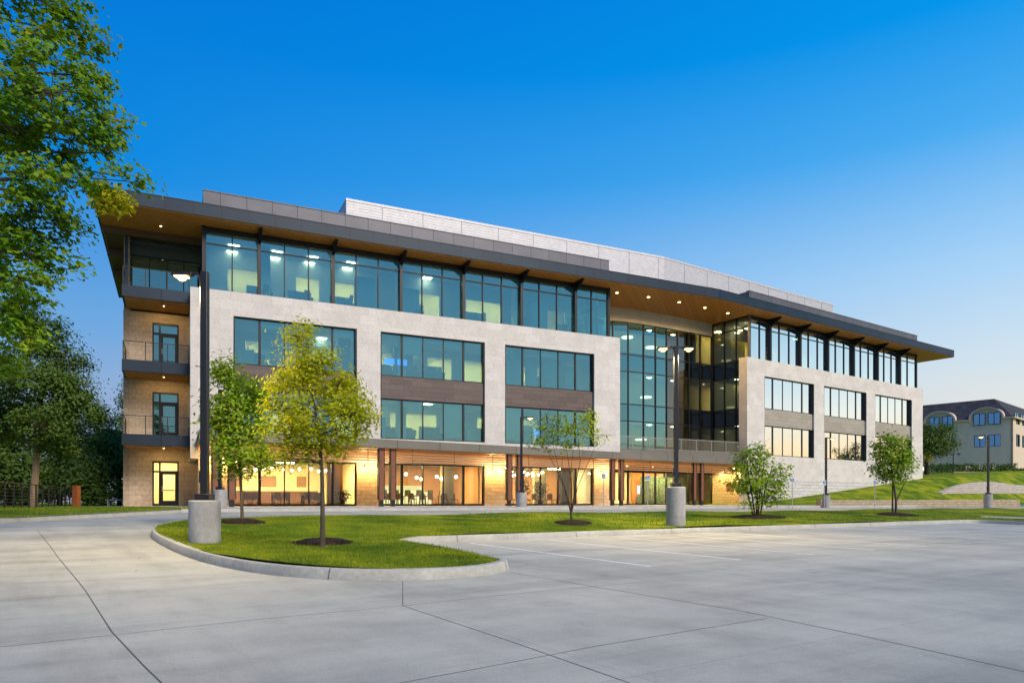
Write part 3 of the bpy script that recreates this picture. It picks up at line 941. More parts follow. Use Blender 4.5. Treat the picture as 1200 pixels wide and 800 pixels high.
# recessed top terrace wall
BP('terrace_wall', MB(FA).box(-3.4, .8, 4.75, 4.95, 16.02, 17.0), 'indark')
face = MB(FA)
us = list(np.linspace(-3.3, .7, 5))
bar_grid(face, us, [13.27, 15.98], 4.72, 4.86, .07)
tw = BP('window', face, 'frame')
BP('pane', MB(FA).quad((-3.4, 4.8, 13.25), (.8, 4.8, 13.25), (.8, 4.8, 16.0), (-3.4, 4.8, 16.0)), 'glassA', tw)
face_panes(FA, .78, .45, 4.7, [13.1, 15.93, 16.95], 4, mat='glassA')

# --- ground floor under the canopy: rough piers and shop glazing
fr, L, bs, st = bays('A')
edges = [.85] + [x for b_ in bs for x in b_] + [LA - .9]
for k in range(0, len(edges), 2):
    BP('stone_pier', MB(FA).box(edges[k], edges[k + 1], .02, .6, -.2, 2.835), 'rough')
BP('wall_band', MB(FA).box(.86, LA - .9, .10, .5, 2.86, 4.4), 'colwood')
for b0, b1 in bs:
    us = list(np.linspace(b0 + .05, b1 - .05, 6))
    f = bar_grid(MB(FA), us, [.05, 2.79], .24, .40, .07, (1, 4), .16, .1)
    win = BP('shopfront', f, 'frame')
    BP('pane', MB(FA).quad((b0, .33, .02), (b1, .33, .02), (b1, .33, 2.8), (b0, .33, 2.8)), 'glassG', win)
# stone wall below the east wing side, with its small plaque
wv = MB(FC).box(.62, .95, .35, 4.6, -.2, 4.4)
BP('stone_pier', wv, 'rough')
# --- canopy with wood battens and paired columns
K0 = Vector(((262.5 - 600) / F * 36.8, 36.8))
KP = lambda t, off=0.0: K0 + dC * t - nC * off
can = [KP(-1.2), KP(41.6), FC.xy(-.15, -.2), FC.xy(.3, 3.8), FA.xy(LA - .2, 3.5), FA.xy(LA, -.03), FA.xy(.3, -.03)]
can = [tuple(p) for p in can]
if not is_ccw(can): can = can[::-1]
BP('canopy', MB().prism(can, AZ + 3.44, AZ + 3.95), 'canopy')
ba = MB(); hg = MB()
fk = Frame(KP(0, .35), dC, AZ)
for k in range(5):
    z = 2.66 + k * .155
    ba.f = fk; ba.box(-.9, 41.0, -.03, .06, z, z + .072)
BP('wood_battens', ba, 'batten')
for t in np.arange(2.3, 41, 2.93): hg.f = fk; hg.box(t - .02, t + .02, .061, .10, 2.6, 3.44)
BP('batten_hanger', hg, 'frame')
cs_ = [KP(-1.1, .12), KP(41.4, .12), FC.xy(-.3, -.1), FC.xy(.2, 3.7), FA.xy(LA - .2, 3.4), FA.xy(LA - .1, -.06), FA.xy(.4, -.06)]
cs_ = [tuple(p) for p in cs_]
if not is_ccw(cs_): cs_ = cs_[::-1]
BP('canopy_soffit', MB().prism(cs_, AZ + 3.40, AZ + 3.436), 'soffit')
col_px = [(252.5, 271.5), (446.5, 460), (596.5, 608), (717.5, 728), (813.5, 822)]
def k_at(px, off=.35):
    tx_ = (px - 600) / F
    c_ = nC.dot(KP(0, off)); D = c_ / (nC.x * tx_ + nC.y)
    return Vector((tx_ * D, D))
for pr in col_px:
    for px in pr:
        p = k_at(px)
        fr_ = Frame(p, dC, AZ)
        cl = BP('column', MB(fr_).box(-.15, .15, -.12, .12, .36, 3.44), 'colwood')
        BP('column_edge', MB(fr_).box(-.185, -.15, -.14, .14, .36, 3.44).box(.15, .185, -.14, .14, .36, 3.44), 'frame', cl)
        BP('column_foot', MB(fr_).box(-.12, .12, -.1, .1, -.05, .36), 'frame', cl)
# terrace over the entrance
ter = [FA.xy(LA - .4, .8), FC.xy(-.05, .3), FC.xy(.7, 4.3)] + [Vector(p) for p in CW[::-1]] + [FA.xy(LA - .4, 4.6)]
ter = [tuple(p) for p in ter]
if not is_ccw(ter): ter = ter[::-1]
BP('terrace', MB().prism(ter, AZ + 3.97, AZ + 4.48), 'canopy')
ra, rb = FA.xy(LA + .15, .95), FC.xy(-.2, .45)
fr_ = Frame(ra, (rb - ra).normalized(), AZ); Lr = (rb - ra).length
rl = MB(fr_).box(0, Lr, .05, .10, 5.5, 5.55).box(0, Lr, .05, .10, 4.58, 4.62)
for u in np.linspace(.1, Lr - .1, 9): rl.box(u - .03, u + .03, .05, .10, 4.45, 5.5)
tr_ = BP('terrace_railing', rl, 'railpale')
BP('pane', MB(fr_).quad((.1, .075, 4.62), (Lr - .1, .075, 4.62), (Lr - .1, .075, 5.5), (.1, .075, 5.5)), 'glassB', tr_)
BP('terrace_edge', MB(fr_).box(3.6, Lr, -.02, .03, 3.97, 4.56), 'canopy')

# --- recessed lamps: roof soffit over the recess, under the canopy
def spot(name, loc, energy, col, size, tgt=(0, 0, -1), blend=.6, radius=.06, parent=B):
    l = bpy.data.lights.new(name, 'SPOT'); l.energy = energy; l.color = col; l.spot_size = math.radians(size); l.spot_blend = blend; l.shadow_soft_size = radius
    o = bpy.data.objects.new(name, l); C.objects.link(o); o.parent = parent
    o.location = Vector(loc) - ORIG[parent.name]
    o.rotation_euler = Vector(tgt).to_track_quat('-Z', 'Y').to_euler()
    return o
WARM = (1.0, .63, .23)
for px, py in ((723, 343), (760, 348), (796, 354), (826, 360.5), (853, 366.8)):
    D = (ZS - .05 - EYE) * F / (HZ - py); x = (px - 600) / F * D
    BP('downlight', MB().lathe((x, D, ZS - .075), [(.11, .0), (.11, .03)], 14), 'down')
    spot('downlight_lamp', (x, D, ZS - .12), 850, WARM, 165)
for u in (-1.6,):
    p = FA.p(u, 1.5, 16.93)
    BP('downlight', MB().lathe((p[0], p[1], p[2]), [(.05, .0), (.05, .018)], 12), 'down')
def wash(loc, energy):
    """small wall washer: a lamp at the top of a pier that also catches the battens above"""
    BP('wall_washer', MB().lathe((loc[0], loc[1], loc[2] + .05), [(.05, .0), (.07, .04), (.07, .12)], 12), 'frame')
    l = bpy.data.lights.new('wall_washer_lamp', 'POINT'); l.energy = energy; l.color = WARM; l.shadow_soft_size = .04
    o = bpy.data.objects.new('wall_washer_lamp', l); C.objects.link(o); o.parent = B; o.location = Vector(loc) - ORIG[B.name]
for k in range(0, len(edges), 2):
    um = (edges[k] + edges[k + 1]) / 2
    for du in ((-.45, .45) if k else (-.3, .4)):
        wash(FA.p(um + du, -.55, 2.5), 170)
for v in (1.2, 3.0):
    p = FC.p(-.3, v, 3.2)
    spot('downlight_lamp', p, 480, WARM, 120, (dC.x * .6, dC.y * .6, -1))
    BP('downlight', MB().lathe((p[0], p[1], p[2] + .03), [(.07, .0), (.07, .05)], 12), 'down')
for px in (735, 765, 790, 812):
    d = _cd(px) - 2.0; p = ((px - 600) / F * d, d, AZ + 3.2)
    spot('downlight_lamp', p, 480, WARM, 130)
    BP('downlight', MB().lathe((p[0], p[1], p[2] + .03), [(.07, .0), (.07, .05)], 12), 'down')
for p in BALC: spot('downlight_lamp', p, 100, WARM, 150, (-FA.n.x * .5, -FA.n.y * .5, -1))

# plaque on the entrance wall
pl = MB(FC).box(.58, .615, 1.9, 2.75, 1.25, 1.95)
BP('wall_plaque', pl, 'colwood')
# ------------------------------------------------------------------ what shows through the glass
def wbox(name, fr, mat, *a): return BP(name, MB(fr).box(*a), mat)
# partitions by bay and back walls, ground floor of the west wing
z1 = 3.05
cols = ['cream', 'terra', 'terra']
for k, (b0, b1) in enumerate([(.9, 10.7), (10.8, 19.9), (20.0, 29.9)]):
    wbox('inner_wall', FA, cols[k], b0, b1, 8.6, 8.8, 0, z1)
wbox('inner_wall', FA, 'cream', 10.7, 10.82, .7, 8.7, 0, z1)
wbox('inner_wall', FA, 'terra', 19.9, 20.02, 3.0, 8.7, 0, z1)
wbox('inner_wall', FA, 'terra', 8.3, 9.3, 1.2, 1.4, 0, 3.0)
wbox('inner_wall', FA, 'cream', 25.2, 26.3, 4.0, 4.3, 0, 3.0)
wbox('inner_wall', FA, 'indark', 26.6, 27.3, 2.0, 2.3, 0, 3.0)
wbox('inner_wall', FA, 'cream', 17.0, 17.9, 3.0, 3.4, 0, 3.0)
wbox('inner_wall', FA, 'terra', 30.2, 36, 11, 11.2, 0, z1)
wbox('inner_wall', FC, 'cream', -8, -1, 9.0, 9.2, 0, z1)
wbox('inner_wall', FA, 'cream', 31.2, 33.0, 8.0, 8.2, 0, z1)
# mural-like dark planted wall and a blue screen at the entrance
M['planted'] = None
m = Mat('planted_wall', .9); n1 = m.noise(5, 6, .8)
m.color(m.ramp(n1, [(.42, (.012, .02, .015)), (.55, (.04, .10, .05)), (.66, (.30, .30, .20))])); m.bump(n1, .8, .1); M['planted'] = m.m
wbox('planted_wall', FC, 'planted', -5.6, -1.6, 7.4, 7.6, 0, 2.6)
M['blue'] = emis('lit_screen', (.02, .22, .75), 2.2)
# upper floors: a broken line of room walls with lit rooms behind
rr = random.Random(11)
def upper(fr, u0, u1, z, seed, panels, lit=.45, zt=3.05, front=5.2):
    rr.seed(seed)
    u = u0
    w = MB(fr); 
    while u < u1 - .5:
        a = rr.uniform(1.0, 2.8); gap = rr.uniform(1.4, 3.8) if rr.random() < .85 else 0
        w.box(u, min(u + a, u1), front, front + .15, z, z + zt)
        if u + a + gap < u1: w.box(u + a, u + a + gap, front, front + .15, z + 2.5, z + zt)
        u += a + gap
    BP('inner_wall', w, 'inwall')
    BP('room_wall', MB(fr).box(u0, u1, front + 3.2, front + 3.35, z, z + zt), 'inwarm')
    u = u0 + 1.2
    pl = MB(fr)
    while u < u1 - 1.5:
        if rr.random() < lit * 1.6: pl.box(u, u + 1.4, front + 1.4, front + 1.9, z + zt - .05, z + zt - .004)
        u += 2.6
    if pl.v: BP('room_light', pl, 'warmpanel')
    for (pu, pv) in panels:
        BP('ceiling_light', MB(fr).box(pu - .32, pu + .32, pv - .22, pv + .22, z + zt - .05, z + zt - .004), 'panel')
    c = MB(fr)
    for uu in np.arange(u0 + 3.6, u1, 9.15): c.box(uu - .3, uu + .3, 2.0, 2.6, z, z + zt)
    if c.v: BP('concrete_column', c, 'inwall')
upper(FA, .9, 29.6, 13.23, 3, [(2.6, 2.6), (2.6, 3.9), (5.3, 2.6), (5.3, 3.9), (7.6, 2.6), (7.6, 3.9), (10.2, 2.6), (10.2, 3.9), (16, 3.5)], .6, 3.55, 3.9)
upper(FA, .9, 29.6, 8.82, 8, [(4.5, 5.5), (8.6, 4.8), (12.5, 5.0), (15.0, 5.0)], .8)
upper(FA, .9, 29.6, 4.41, 5, [(3.5, 4.2), (12.3, 4.2), (16.0, 3.4), (22, 5.5)], .8)
upper(FC, 1.5, 31, 13.23, 21, [(4, 4), (12, 3)], .5, 3.55, 3.9)
upper(FC, 1.5, 31, 8.82, 22, [(5, 4)], .3)
upper(FC, 1.5, 31, 4.41, 23, [(15, 4)], .3)
# recess floors: lit ceilings and cream back wall seen through the darker panes
for z, zt in ((4.41, 3.05), (8.82, 3.05), (13.23, 2.4)):
    wbox('inner_wall', FC, 'cream', -9, .9, 9.2, 9.4, z, z + 3.05)
    wbox('inner_wall', FC, 'cream', 1.4, 6.0, 4.8, 4.95, z, z + 2.9)
    for (pu, pv) in ((-4.5, 7.5), (-1.4, 7.4), (3.0, 3.4), (2.4, 1.8)):
        BP('ceiling_light', MB(FC).box(pu - .2, pu + .2, pv - .14, pv + .14, z + 3.0, z + 3.046), 'panel')
# ring pendants behind the curved glass
def thing_mesh(name, mb, mat, label, cat, group=None, **k):
    o = mb.build(name, M[mat], None, **k); tag(o, label, cat, group); return o
M['ring'] = emis('ring_lamp', (1.0, .78, .45), 3.5)
for n_, (px, D, z) in enumerate(((735, 64.5, AZ + 15.2), (763, 66, AZ + 14.6), (757, 65.5, AZ + 9.9), (751, 64.5, AZ + 5.9))):
    x = (px - 600) / F * D
    root = empty('pendant_lamp', (x, D, z), 0, ['glowing round pendant lamp high in the curved glass bay beside the pale stone wing', 'glowing round pendant lamp high in the curved glass bay nearer its middle',
             'round pendant lamp at third floor height inside the curved glass bay', 'round pendant lamp just above the terrace railing inside the curved glass bay'][n_], 'pendant lamp', 'round pendants in the glass bay')
    MB().lathe((x, D, z), [(.02, .10), (.50, .08), (.54, 0), (.50, -.05), (.02, -.06)], 24).build('shade', M['ring'], root)
    MB().tube([(x, D, z + .1), (x, D, z + 1.3 if n_ < 2 else z + 1.0)], .015, 6).build('cord', M['frame'], root)

# --- shop furniture
M['chairwood'] = plain('chair_wood', (.20, .10, .05), .6)
M['chairgreen'] = plain('chair_green', (.10, .13, .06), .7)
M['tabletop'] = plain('table_wood', (.28, .14, .06), .5)
def chair_mesh(mat, label, group, high=False):
    h = .72 if high else .45
    root = empty('bar_stool' if high else 'chair', (0, 0, 0), 0, label, 'stool' if high else 'chair', group)
    MB().box(-.22, .22, -.22, .22, h - .05, h).build('seat', mat, root, bevel=.01)
    MB().hexa([(-.22, .18, h), (.22, .18, h), (.22, .22, h), (-.22, .22, h), (-.21, .27, h + .42), (.21, .27, h + .42), (.21, .30, h + .42), (-.21, .30, h + .42)]).build('backrest', mat, root)
    for sx in (-1, 1):
        for sy in (-1, 1):
            MB().tube([(sx * .18, sy * .18, h - .05), (sx * .22, sy * .22, 0)], [.02, .014], 6).build('leg', M['frame'], root)
    return root
def table_mesh(label, group, w=1.2, d=.7, h=.74):
    root = empty('table', (0, 0, 0), 0, label, 'table', group)
    MB().box(-w / 2, w / 2, -d / 2, d / 2, h - .04, h).build('tabletop', M['tabletop'], root, bevel=.006)
    for sx in (-1, 1):
        for sy in (-1, 1): MB().box(sx * (w / 2 - .06) - .025, sx * (w / 2 - .06) + .025, sy * (d / 2 - .06) - .025, sy * (d / 2 - .06) + .025, 0, h - .04).build('leg', M['frame'], root)
    return root
angA = math.atan2(dA.y, dA.x)
def put(o, fr, u, v, z, rz): o.location = fr.p(u, v, z); o.rotation_euler = (0, 0, rz)
first = {}
def place(kind, maker, fr, u, v, z, rz, label, group):
    if kind not in first:
        o = maker(); first[kind] = o
    else: o = copy_tree(first[kind])
    o['label'] = label; o['group'] = group
    put(o, fr, u, v, z, rz); return o
mk_chair = lambda: chair_mesh(M['chairwood'], '', '')
mk_stool = lambda: chair_mesh(M['chairgreen'], '', '', True)
mk_table = lambda: table_mesh('', '')
for i, u in enumerate((3.6, 5.6, 7.4)):
    place('t', mk_table, FA, u, 2.3 + (i % 2) * .9, 0, angA, ['dining table nearest the column pair in the bright yellow room', 'dining table in the middle of the bright yellow room', 'dining table behind the yellow tree trunk in the bright yellow room'][i], 'tables in the bright yellow room')
    for du, dv, a in ((-.3, -.55, math.pi), (.3, -.55, math.pi), (-.3, .55, 0), (.3, .55, 0)):
        place('c', mk_chair, FA, u + du, 2.3 + (i % 2) * .9 + dv, 0, angA + a, 'wooden chair at a table in the bright yellow ground floor room', 'chairs in the bright yellow room')
for i in range(8):
    place('c', mk_chair, FA, 12.2 + i * .82, 2.7 + (i % 3) * .25, 0, angA + (.2 if i % 2 else -.15), 'brown chair in the row before the pale counter, middle shop window', 'chairs before the pale counter')
for i in range(7):
    place('st', mk_stool, FA, 12.3 + i * .9, 5.3, 0, angA + math.pi, 'dark stool standing against the pale counter', 'stools at the pale counter')
for i in range(3):
    place('t', mk_table, FA, 12.9 + i * 2.3, 3.4, 0, angA, ['table before the pale counter, closest to the stone pier lit beside the yellow tree', 'table before the pale counter, middle of three', 'table before the pale counter, closest to the pale inner column'][i], 'tables before the pale counter')
cnt = empty('service_counter', FA.p(14.6, 6.2, 0), 0, 'long pale lit counter behind the row of brown chairs in the middle shop window', 'counter')
MB(FA).box(11.4, 17.2, 5.9, 6.4, 0, .95).build('counter_front', M['counter'], cnt)
MB(FA).box(11.3, 17.3, 5.85, 6.45, .955, 1.0).build('counter_top', M['counter'], cnt)
MB(FA).box(11.3, 17.4, 8.4, 8.55, .9, 1.55).build('splashback', M['counter'], cnt)
for i in range(6):
    place('c', mk_chair, FA, 22.0 + i * .95, 2.6 + (i % 2) * .5, 0, angA + i * .7, 'dark lounge chair below the bulb chandelier in the third shop window', 'lounge chairs below the chandelier')
# globe pendants in the middle bay, string of globes in the yellow room, chandelier in the third bay
def globe(u, v, z, label, group, r=.11, top=3.04):
    p = FA.p(u, v, z); root = empty('globe_pendant', p, 0, label, 'pendant lamp', group)
    MB().sphere(p, r, 7).build('globe', M['bulb'], root)
    MB().tube([(p[0], p[1], p[2] + r), (p[0], p[1], AZ + top)], .008, 5).build('cord', M['frame'], root)
for (u, z) in ((12.2, 2.0), (13.4, 1.85), (14.25, 2.25), (15.05, 2.0), (15.4, 1.9), (16.6, 2.1), (16.95, 1.95), (18.1, 2.1)):
    globe(u, 3.0, z, 'round globe pendant hanging over the chairs in the middle shop window', 'globe pendants over the chairs')
for i in range(12):
    globe(2.2 + i * .6, 3.2 + (i % 3) * .6, 2.45 + .08 * math.sin(i * 1.7), 'small glowing globe in the row along the bright yellow room ceiling', 'globes in the bright yellow room', .09)
cp = FA.p(23.9, 3.2, 2.45)
ch = empty('chandelier', cp, 0, 'wide chandelier of many round bulbs in the third shop window', 'chandelier')
for i in range(22):
    a = i * 2.4; r = .25 + .95 * (i / 22)
    q = (cp[0] + dA.x * r * math.cos(a) * 1.5 - FA.n.x * r * math.sin(a), cp[1] + dA.y * r * math.cos(a) * 1.5 - FA.n.y * r * math.sin(a), cp[2] + .18 * math.sin(i * 1.9))
    bl = MB().sphere(q, .085, 6).build('bulb', M['bulb'], ch)
MB().bar(FA.p(22.5, 3.2, 2.74), FA.p(25.3, 3.2, 2.74), .05).bar(FA.p(23.9, 2.4, 2.76), FA.p(23.9, 4.0, 2.76), .05).tube([FA.p(23.9, 3.2, 2.75), FA.p(23.9, 3.2, 3.04)], .02, 6).build('arm', M['frame'], ch)
# strong soft light of the shop ceilings
for (u, v, w_) in ((3.2, 5.5, 1), (6.2, 5.5, 1), (13, 4.6, 0), (17.5, 4.6, 0), (23, 5.8, 0), (28, 5.5, 1), (8.9, 4, 1)):
    BP('ceiling_light', MB(FA).box(u - .6, u + .6, v - .3, v + .3, 2.99, 3.046), 'shoplight')
for px in (742, 778, 800):
    d = _cd(px) + 2.6; p = ((px - 600) / F * d, d)
    BP('ceiling_light', MB(Frame(p, dC, AZ)).box(-.6, .6, -.3, .3, 2.99, 3.046), 'shoplight')
def pframe(px, D): return Frame(((px - 600) / F * D, D), dC, AZ)
M['orange'] = plain('orange_feature_wall', (.72, .22, .035), .8, 0, .2, .05)
BP('feature_wall', MB(pframe(741, 66.2)).box(0, 3.0, 0, .12, 0, 2.95), 'orange')
BP('planted_wall', MB(pframe(771, 68.0)).box(0, 4.4, 0, .12, 0, 2.6), 'planted')
BP('planted_wall', MB(pframe(771, 66.6)).box(-2.6, 2.2, 0, .3, 0, .75), 'planted')
sc_ = MB(pframe(751, 66.0)).box(-.4, 1.25, 0, .06, 1.0, 1.75)
tag(sc_.build('display_screen', M['blue'], None), 'lit blue screen glowing behind the entrance glass', 'screen')
# upper floor desks and chairs against the glass
M['desk'] = plain('desk_laminate', (.10, .16, .20), .5)
def desk_mesh():
    root = empty('desk', (0, 0, 0), 0, '', 'desk')
    MB().box(-.8, .8, -.38, .38, .70, .74).build('desktop', M['desk'], root)
    MB().box(-.78, .78, .34, .38, .05, 1.25).build('screen_panel', M['desk'], root)
    for sx in (-1, 1): MB().box(sx * .74 - .03, sx * .74 + .03, -.34, .34, 0, .70).build('leg', M['frame'], root)
    MB().box(-.35, .25, .1, .13, .82, 1.16).box(-.08, -.02, .12, .16, .74, .9).build('monitor', M['frame'], root)
    return root
for z, name, usx in ((4.41, 'second', (12.4, 14.1, 15.8, 21.6, 25.5)), (8.82, 'third', (4.0, 9.0, 12.4, 14.2, 16.0, 24.6)), (13.23, 'fourth', (4.2, 6.8, 9.6, 14.6, 19.4, 23.6, 27.6))):
    for u in usx:
        place('d', desk_mesh, FA, u, 1.9 + (u * 7 % 1.3), z, angA, 'dark office desk close to the glass on the %s floor of the nearer wing' % name, 'desks on the %s floor' % name)
        place('c', mk_chair, FA, u + .1, 1.3 + (u * 7 % .6), z, angA + math.pi + (u * 3 % .8), 'office chair at a desk on the %s floor of the nearer wing' % name, 'office chairs on the %s floor' % name)

# lit lobby behind the west door
BP('inner_wall', MB(FA).box(-3.3, .8, 7.4, 7.55, 0, 3.05), 'cream')
BP('ceiling_light', MB(FA).box(-2.0, -.8, 5.6, 6.0, 2.99, 3.046), 'shoplight')

# roller blinds, cabinets, wall screens and plants that make the rooms differ
M['blind'] = plain('roller_blind', (.50, .50, .46), .9, 0, .2, .05)
M['cabinet'] = plain('steel_cabinet', (.08, .20, .25), .5)
M['screenblue'] = emis('monitor_glow', (.05, .25, .9), 1.6)
rb_ = random.Random(5)
k_ = 0
blind_lb = []
for (fr, L_, bs_) in ((FA, LA, bays('A')[2]), (FC, LC, bays('C')[2])):
    for b0, b1 in bs_:
        for z0, z1_ in ROWS:
            w_ = (b1 - b0) / 5
            for i in range(5):
                if rb_.random() < .33:
                    d_ = rb_.choice((.35, .5, .9, 1.3)) if rb_.random() < .8 else 2.4
                    BP('roller_blind', MB(fr).box(b0 + i * w_ + .06, b0 + (i + 1) * w_ - .06, .44, .45, z1_ - d_, z1_ - .05), 'blind')
def cabinet(u, v, z, w_, h, label):
    p = FA.p(u, v, z); root = empty('filing_cabinet', p, 0, label, 'cabinet', 'cabinets on the office floors')
    MB(FA).box(u - w_ / 2, u + w_ / 2, v, v + .45, z, z + h).build('carcass', M['cabinet'], root)
    MB(FA).box(u - w_ / 2 + .03, u + w_ / 2 - .03, v - .02, v - .001, z + .06, z + h * .48).box(u - w_ / 2 + .03, u + w_ / 2 - .03, v - .02, v - .001, z + h * .52, z + h - .05).build('drawer_front', M['cabinet'], root)
for z, nm_ in ((4.41, 'second'), (8.82, 'third'), (13.23, 'fourth')):
    for _ in range(7):
        cabinet(rb_.uniform(1.6, 28.6), rb_.uniform(.9, 2.2), z, rb_.uniform(.7, 1.5), rb_.choice((1.2, 1.6, 2.1, 2.4)), 'tall teal cabinet close behind the glass on the %s floor of the nearer wing' % nm_)
for u, z in ((12.6, 8.82), (13.5, 8.82), (24.0, 4.41)):
    tag(MB(FA).box(u - .35, u + .35, 1.45, 1.5, z + .95, z + 1.35).box(u - .05, u + .05, 1.46, 1.49, z + .74, z + .95).build('desk_monitor', M['screenblue'], None), {12.6: 'glowing blue monitor in the first pane of the middle third floor window', 13.5: 'glowing blue monitor in the second pane of the middle third floor window', 24.0: 'glowing blue monitor behind the second floor window over the chandelier room'}[u], 'monitor')
# indoor trees and planters by the chandelier, framed panels and banquette in the yellow room
M['planter'] = plain('planter_pot', (.05, .05, .05), .5)
M['leafindoor'] = plain('indoor_leaf', (.03, .07, .02), .5, 0, .3, .4, 9)
for n_, (u, v, h_) in enumerate(((23.4, 2.2, 1.9), (25.0, 2.6, 1.8), (9.3, 1.3, 1.0))):
    p = Vector(FA.p(u, v, 0)); lb = ['larger potted tree under the chandelier behind the thin light pole', 'smaller potted tree under the chandelier', 'short potted plant at the pier end of the bright yellow room'][n_]
    root = empty('potted_plant', p, 0, lb, 'plant')
    MB().lathe(p, [(.16, 0), (.24, .38), (.21, .38), (.20, .33)], 16).build('pot', M['planter'], root)
    MB().tube([p + Vector((0, 0, .3)), p + Vector((.03, 0, h_ * .6))], .025, 6).build('stem', M['chairwood'], root)
    g = np.random.default_rng(40 + n_); n = 420
    q = g.normal(size=(n, 3)) * np.array((.26, .26, h_ * .2)) + np.array((p.x, p.y, p.z + h_ * .68))
    t = g.normal(size=(n, 3)); t /= np.linalg.norm(t, axis=1)[:, None]; b_ = np.cross(t, g.normal(size=(n, 3))); b_ /= np.linalg.norm(b_, axis=1)[:, None]
    V = np.stack([q, q + t * .07 + b_ * .04, q + t * .15, q + t * .07 - b_ * .04], 1).reshape(-1, 3)
    mesh_np('foliage', V, np.arange(4 * n).reshape(n, 4), M['leafindoor'], root)
M['banq'] = plain('banquette_leather', (.13, .05, .025), .5)
bq = empty('banquette', FA.p(5.6, 8.2, 0), 0, 'long brown banquette along the back of the bright yellow room', 'bench')
MB(FA).box(2.0, 9.0, 8.0, 8.5, .1, .45).build('seat', M['banq'], bq); MB(FA).box(2.0, 9.0, 8.45, 8.58, .45, 1.05).build('backrest', M['banq'], bq)
for n_, (u, w_) in enumerate(((3.2, .8), (5.4, 1.2), (7.8, .7))):
    fr_p = MB(FA).box(u - w_ / 2, u + w_ / 2, 8.54, 8.59, 1.35, 2.15)
    po = fr_p.build('wall_panel', M['tabletop'], None); tag(po, ['left small wooden panel on the yellow back wall', 'wide middle wooden panel on the yellow back wall', 'right small wooden panel on the yellow back wall'][n_], 'panel')
# ------------------------------------------------------------------ light poles, signs, fence, low walls
M['base'] = M['kerb']
m = Mat('cast_concrete_base', .8, .25); n1 = m.noise(2.2, 6, .7); n2 = m.noise(18, 5, .7); n3 = m.noise(5, 4, .6, stretch=(1, 1, .15))
c = m.mix(m.ramp(n1, [(.3, (.27, .265, .255)), (.7, (.40, .395, .38))]), m.ramp(n3, [(.3, (.8, .8, .8)), (.7, (1.1, 1.1, 1.1))]), 1.0, 'MULTIPLY')
c = m.mix(c, m.ramp(n2, [(.3, (.82, .82, .82)), (.7, (1.06, 1.06, 1.06))]), 1.0, 'MULTIPLY')
m.color(c); m.bump(n2, .3, .012); M['base'] = m.m
def lamp_head(root, at, d, L=.40):
    """flat luminaire reaching from `at` in horizontal direction d"""
    at = Vector(at); d = Vector((d[0], d[1], 0)).normalized(); s = Vector((-d.y, d.x, 0))
    def P(a, b, z): p = at + d * a + s * b; return (p.x, p.y, p.z + z)
    h = MB().hexa([P(0, -.08, -.02), P(L, -.13, -.03), P(L, .13, -.03), P(0, .08, -.02), P(0, -.06, .05), P(L, -.10, .03), P(L, .10, .03), P(0, .06, .05)])
    hd = h.build('lamp_head', M['pole'], root, bevel=.012)
    MB().hexa([P(.10, -.08, -.05), P(L - .06, -.10, -.054), P(L - .06, .10, -.054), P(.10, .08, -.05), P(.10, -.08, -.024), P(L - .06, -.10, -.030), P(L - .06, .10, -.030), P(.10, .08, -.024)]).build('lens', M['lamp'], hd)
    MB().sphere(P(L * .55, 0, -.06), .085, 8, .75).build('drop_lens', M['lamp'], hd)
    return at + d * (L * .55) + Vector((0, 0, -.16))
def light_pole(px, D, z0, z1, ztop, arms, label, power, arm_len=.25, base_r=.305, sq=.07, droop=0.0):
    x = (px - 600) / F * D
    root = empty('light_pole', (x, D, z0), 0, label, 'light pole')
    MB().lathe((x, D, 0), [(base_r, z0 - .5), (base_r, z1 - .02), (base_r - .02, z1)], 40).build('concrete_base', M['base'], root)
    MB().box(x - sq, x + sq, D - sq, D + sq, z1 + .13, ztop).build('pole', M['pole'], root, bevel=.01)
    MB().box(x - sq * 2.1, x + sq * 2.1, D - sq * 2.1, D + sq * 2.1, z1, z1 + .13).build('base_cover', M['pole'], root, bevel=.01)
    MB().box(x - sq - .03, x - sq, D - .05, D + .05, z1 + .35, z1 + .6).build('hand_hole_cover', M['pole'], root)
    for a in arms:
        d = Vector((math.cos(a), math.sin(a), 0))
        p0 = Vector((x, D, ztop - .10 - droop)) + d * sq
        p1 = Vector((x, D, ztop - .06)) + d * (sq + arm_len)
        pm = (p0 + p1) / 2 + Vector((0, 0, .07 + droop * .4))
        MB().tube([p0, pm * .5 + p0 * .5 + Vector((0, 0, .02)), pm, p1], .028, 8).build('arm', M['pole'], root)
        q = lamp_head(root, p1, d)
        l = bpy.data.lights.new('street_lamp_light', 'SPOT'); l.energy = power; l.color = (1, .74, .36); l.spot_size = math.radians(176); l.spot_blend = .8; l.shadow_soft_size = .1
        o = bpy.data.objects.new('street_lamp_light', l); C.objects.link(o); o.parent = root; o.location = q - ORIG[root.name]
    return root
light_pole(240, 14.3, .30, 1.115, 5.72, [math.radians(180)], 'nearest light pole, lamp burning brightly, standing on the tip of the grass island', 1500, .17, droop=.12)
light_pole(258, 31.6, .72, 1.63, 6.1, [math.radians(100)], 'light pole half hidden behind the nearest pole and the green tree, by the pavement', 100)
light_pole(792, 22.6, .38, 1.56, 6.05, [math.radians(180), math.radians(0)], 'twin headed light pole on the grass bank before the curved glass', 1200, .12)
light_pole(611, 40, .80, 1.61, 5.88, [math.radians(-25)], 'thin light pole before the third shop window beside the bare stemmed sapling', 60)
light_pole(968, 54, .72, 1.60, 6.0, [math.radians(10)], 'light pole at the end of the long low stone wall before the bright window bay', 60)
light_pole(1158, 56, .80, 1.70, 6.3, [math.radians(175)], 'light pole on the lawn before the arched stone wall and the tile roofed building', 60)
